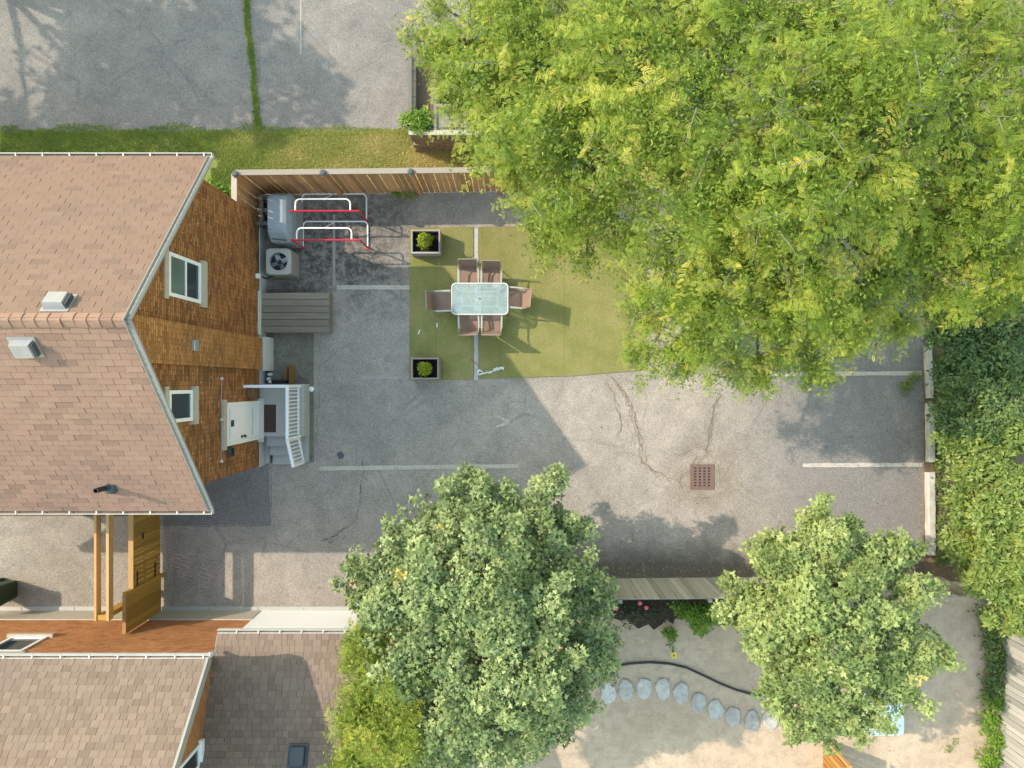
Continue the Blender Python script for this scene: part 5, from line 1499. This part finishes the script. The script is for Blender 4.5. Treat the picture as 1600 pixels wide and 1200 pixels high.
leaf_tree('weed_clump','yellowish weeds growing under the cedar fence','weed',P(632,306),None,[P(632,304)[:2]+(.1,.15),P(645,308)[:2]+(.1,.13),P(618,303)[:2]+(.08,.12)],50,M['grass'],OV,None,K=8,spread=.06,size=.06,r0=.006,trunk=False)
# conifers in the planters
def conifer(label,c,hh,r,ball):
    ls=[]
    if ball:
        ls=[(c[0],c[1],c[2]+.16,.19),(c[0]+.03,c[1]-.02,c[2]+.24,.15),(c[0]-.06,c[1]+.03,c[2]+.2,.12)]
    else:
        for i in range(8):
            t=i/7; ls.append((c[0]+random.gauss(0,.02),c[1]+random.gauss(0,.02),c[2]+.12+t*hh,r*(1-.7*t)))
    b0=(c[0],c[1],c[2])
    return leaf_tree('conifer',label,'conifer',b0,None,ls,200,M['conifer'],OV,'golden conifers in planters',K=14,spread=.035,size=.05,r0=.02,tb=.5,tv=.18,trunk=False,low=-.5,flat=1.0,upn=.3)
conifer('tall upright golden conifer in the planter by the cedar fence',PL1,.75,.2,False)
conifer('rounded golden conifer ball in the planter at the turf corner',PL2,.3,.22,True)

# grass blades
def blades(name,regions,mat,parent=None,hmin=.02,hmax=.055,label=None):
    Ps=[];Ts=[]
    for (px0,px1,py0,py1,n,t0,t1,sd) in regions:
        x=rng.uniform(px0,px1,n); y=rng.uniform(py0,py1,n)
        # ragged far edges
        k=(CAM_H)/(CAM_H*PPM)
        Ps.append(np.stack([(x-800)*k,(600-y)*k,np.zeros(n)-.01],1))
        f=(x-px0)/(px1-px0); patch=np.sin(x*.045)*np.cos(y*.08+x*.013)*.12
        Ts.append(np.clip(t0+(t1-t0)*f+patch+rng.normal(0,sd,n),0,1))
    Pp=np.concatenate(Ps); Tt=np.concatenate(Ts); n=len(Pp)
    a=rng.uniform(0,2*math.pi,n); h=rng.uniform(hmin,hmax,n); w=rng.uniform(.007,.014,n); ln=rng.uniform(.5,1.8,n)*h
    side=np.stack([-np.sin(a),np.cos(a),0*a],1)*w[:,None]; tip=np.stack([np.cos(a)*ln,np.sin(a)*ln,h],1)
    V=np.stack([Pp-side,Pp+side,Pp+tip],1).reshape(-1,3); F=np.arange(3*n).reshape(-1,3)
    me=mesh_np(name,V,F,np.repeat(Tt,3),mat); o=bpy.data.objects.new(name,me); COL.objects.link(o); o['kind']='stuff'
    if label: o['label']=label; o['category']='grass'
    return o
edge=[]
for i in range(26):
    x0=i*29; edge.append((x0,x0+29,198+4*math.sin(i*1.3)+random.uniform(-3,3),212,420,.22+.012*i,.24+.012*i,.1))
blades('grass',[(0,340,206,246,26000,.26,.42,.16),(340,620,205,268,32000,.42,.74,.18),(620,760,232,268,11000,.70,.92,.12),(596,655,203,236,5500,.55,.72,.14),(330,365,262,345,3500,.15,.25,.1)]+edge,M['grass'],label='short green and drying grass strip between the two lots')
pts=[(385,-5),(387,30),(391,70),(396,110),(399,150),(402,185),(406,204)]
reg_=[]
for i in range(len(pts)-1):
    (x0,y0),(x1,y1)=pts[i],pts[i+1]
    for k in range(10):
        t=k/10; cx_=x0+(x1-x0)*t+random.gauss(0,1.0); cy_=y0+(y1-y0)*t
        reg_.append((cx_-3,cx_+3,cy_-3,cy_+4,random.randint(25,75),.1,.35,.1))
g2=blades('grass_seam',reg_,M['grass'],hmin=.04,hmax=.09,label='line of grass growing in a seam of the neighbouring asphalt')
# fallen leaves
def litter(regions):
    Ps=[];Ts=[]
    for (px0,px1,py0,py1,n,z) in regions:
        x=rng.uniform(px0,px1,n); y=rng.uniform(py0,py1,n)
        Ps.append(np.stack([(x-800)/PPM,(600-y)/PPM,np.full(n,z)],1)); Ts.append(rng.beta(2,2,n))
    Pp=np.concatenate(Ps); n=len(Pp)
    ax=rng.normal(size=(n,3))*np.array([1,1,.15]); nz=np.array([0,0,1])+rng.normal(0,.3,(n,3))
    V,F,TT=place(OV[0],OV[1],Pp,ax,nz,rng.uniform(.02,.055,n),np.concatenate(Ts))
    me=mesh_np('leaf_litter',V,F,TT,M['litter']); o=bpy.data.objects.new('leaf_litter',me); COL.objects.link(o); o['kind']='stuff'
    o['label']='small yellow fallen leaves scattered on turf and asphalt'; o['category']='fallen leaves'
litter([(750,985,358,585,420,.032),(645,740,360,590,110,.032),(880,1300,885,906,420,.01),(1200,1440,860,905,160,.01),(600,1440,610,860,170,.01),(1436,1446,600,880,160,.01),(600,780,305,352,90,.01),(870,1540,945,1200,260,.005),(1455,1500,875,900,120,.01)])
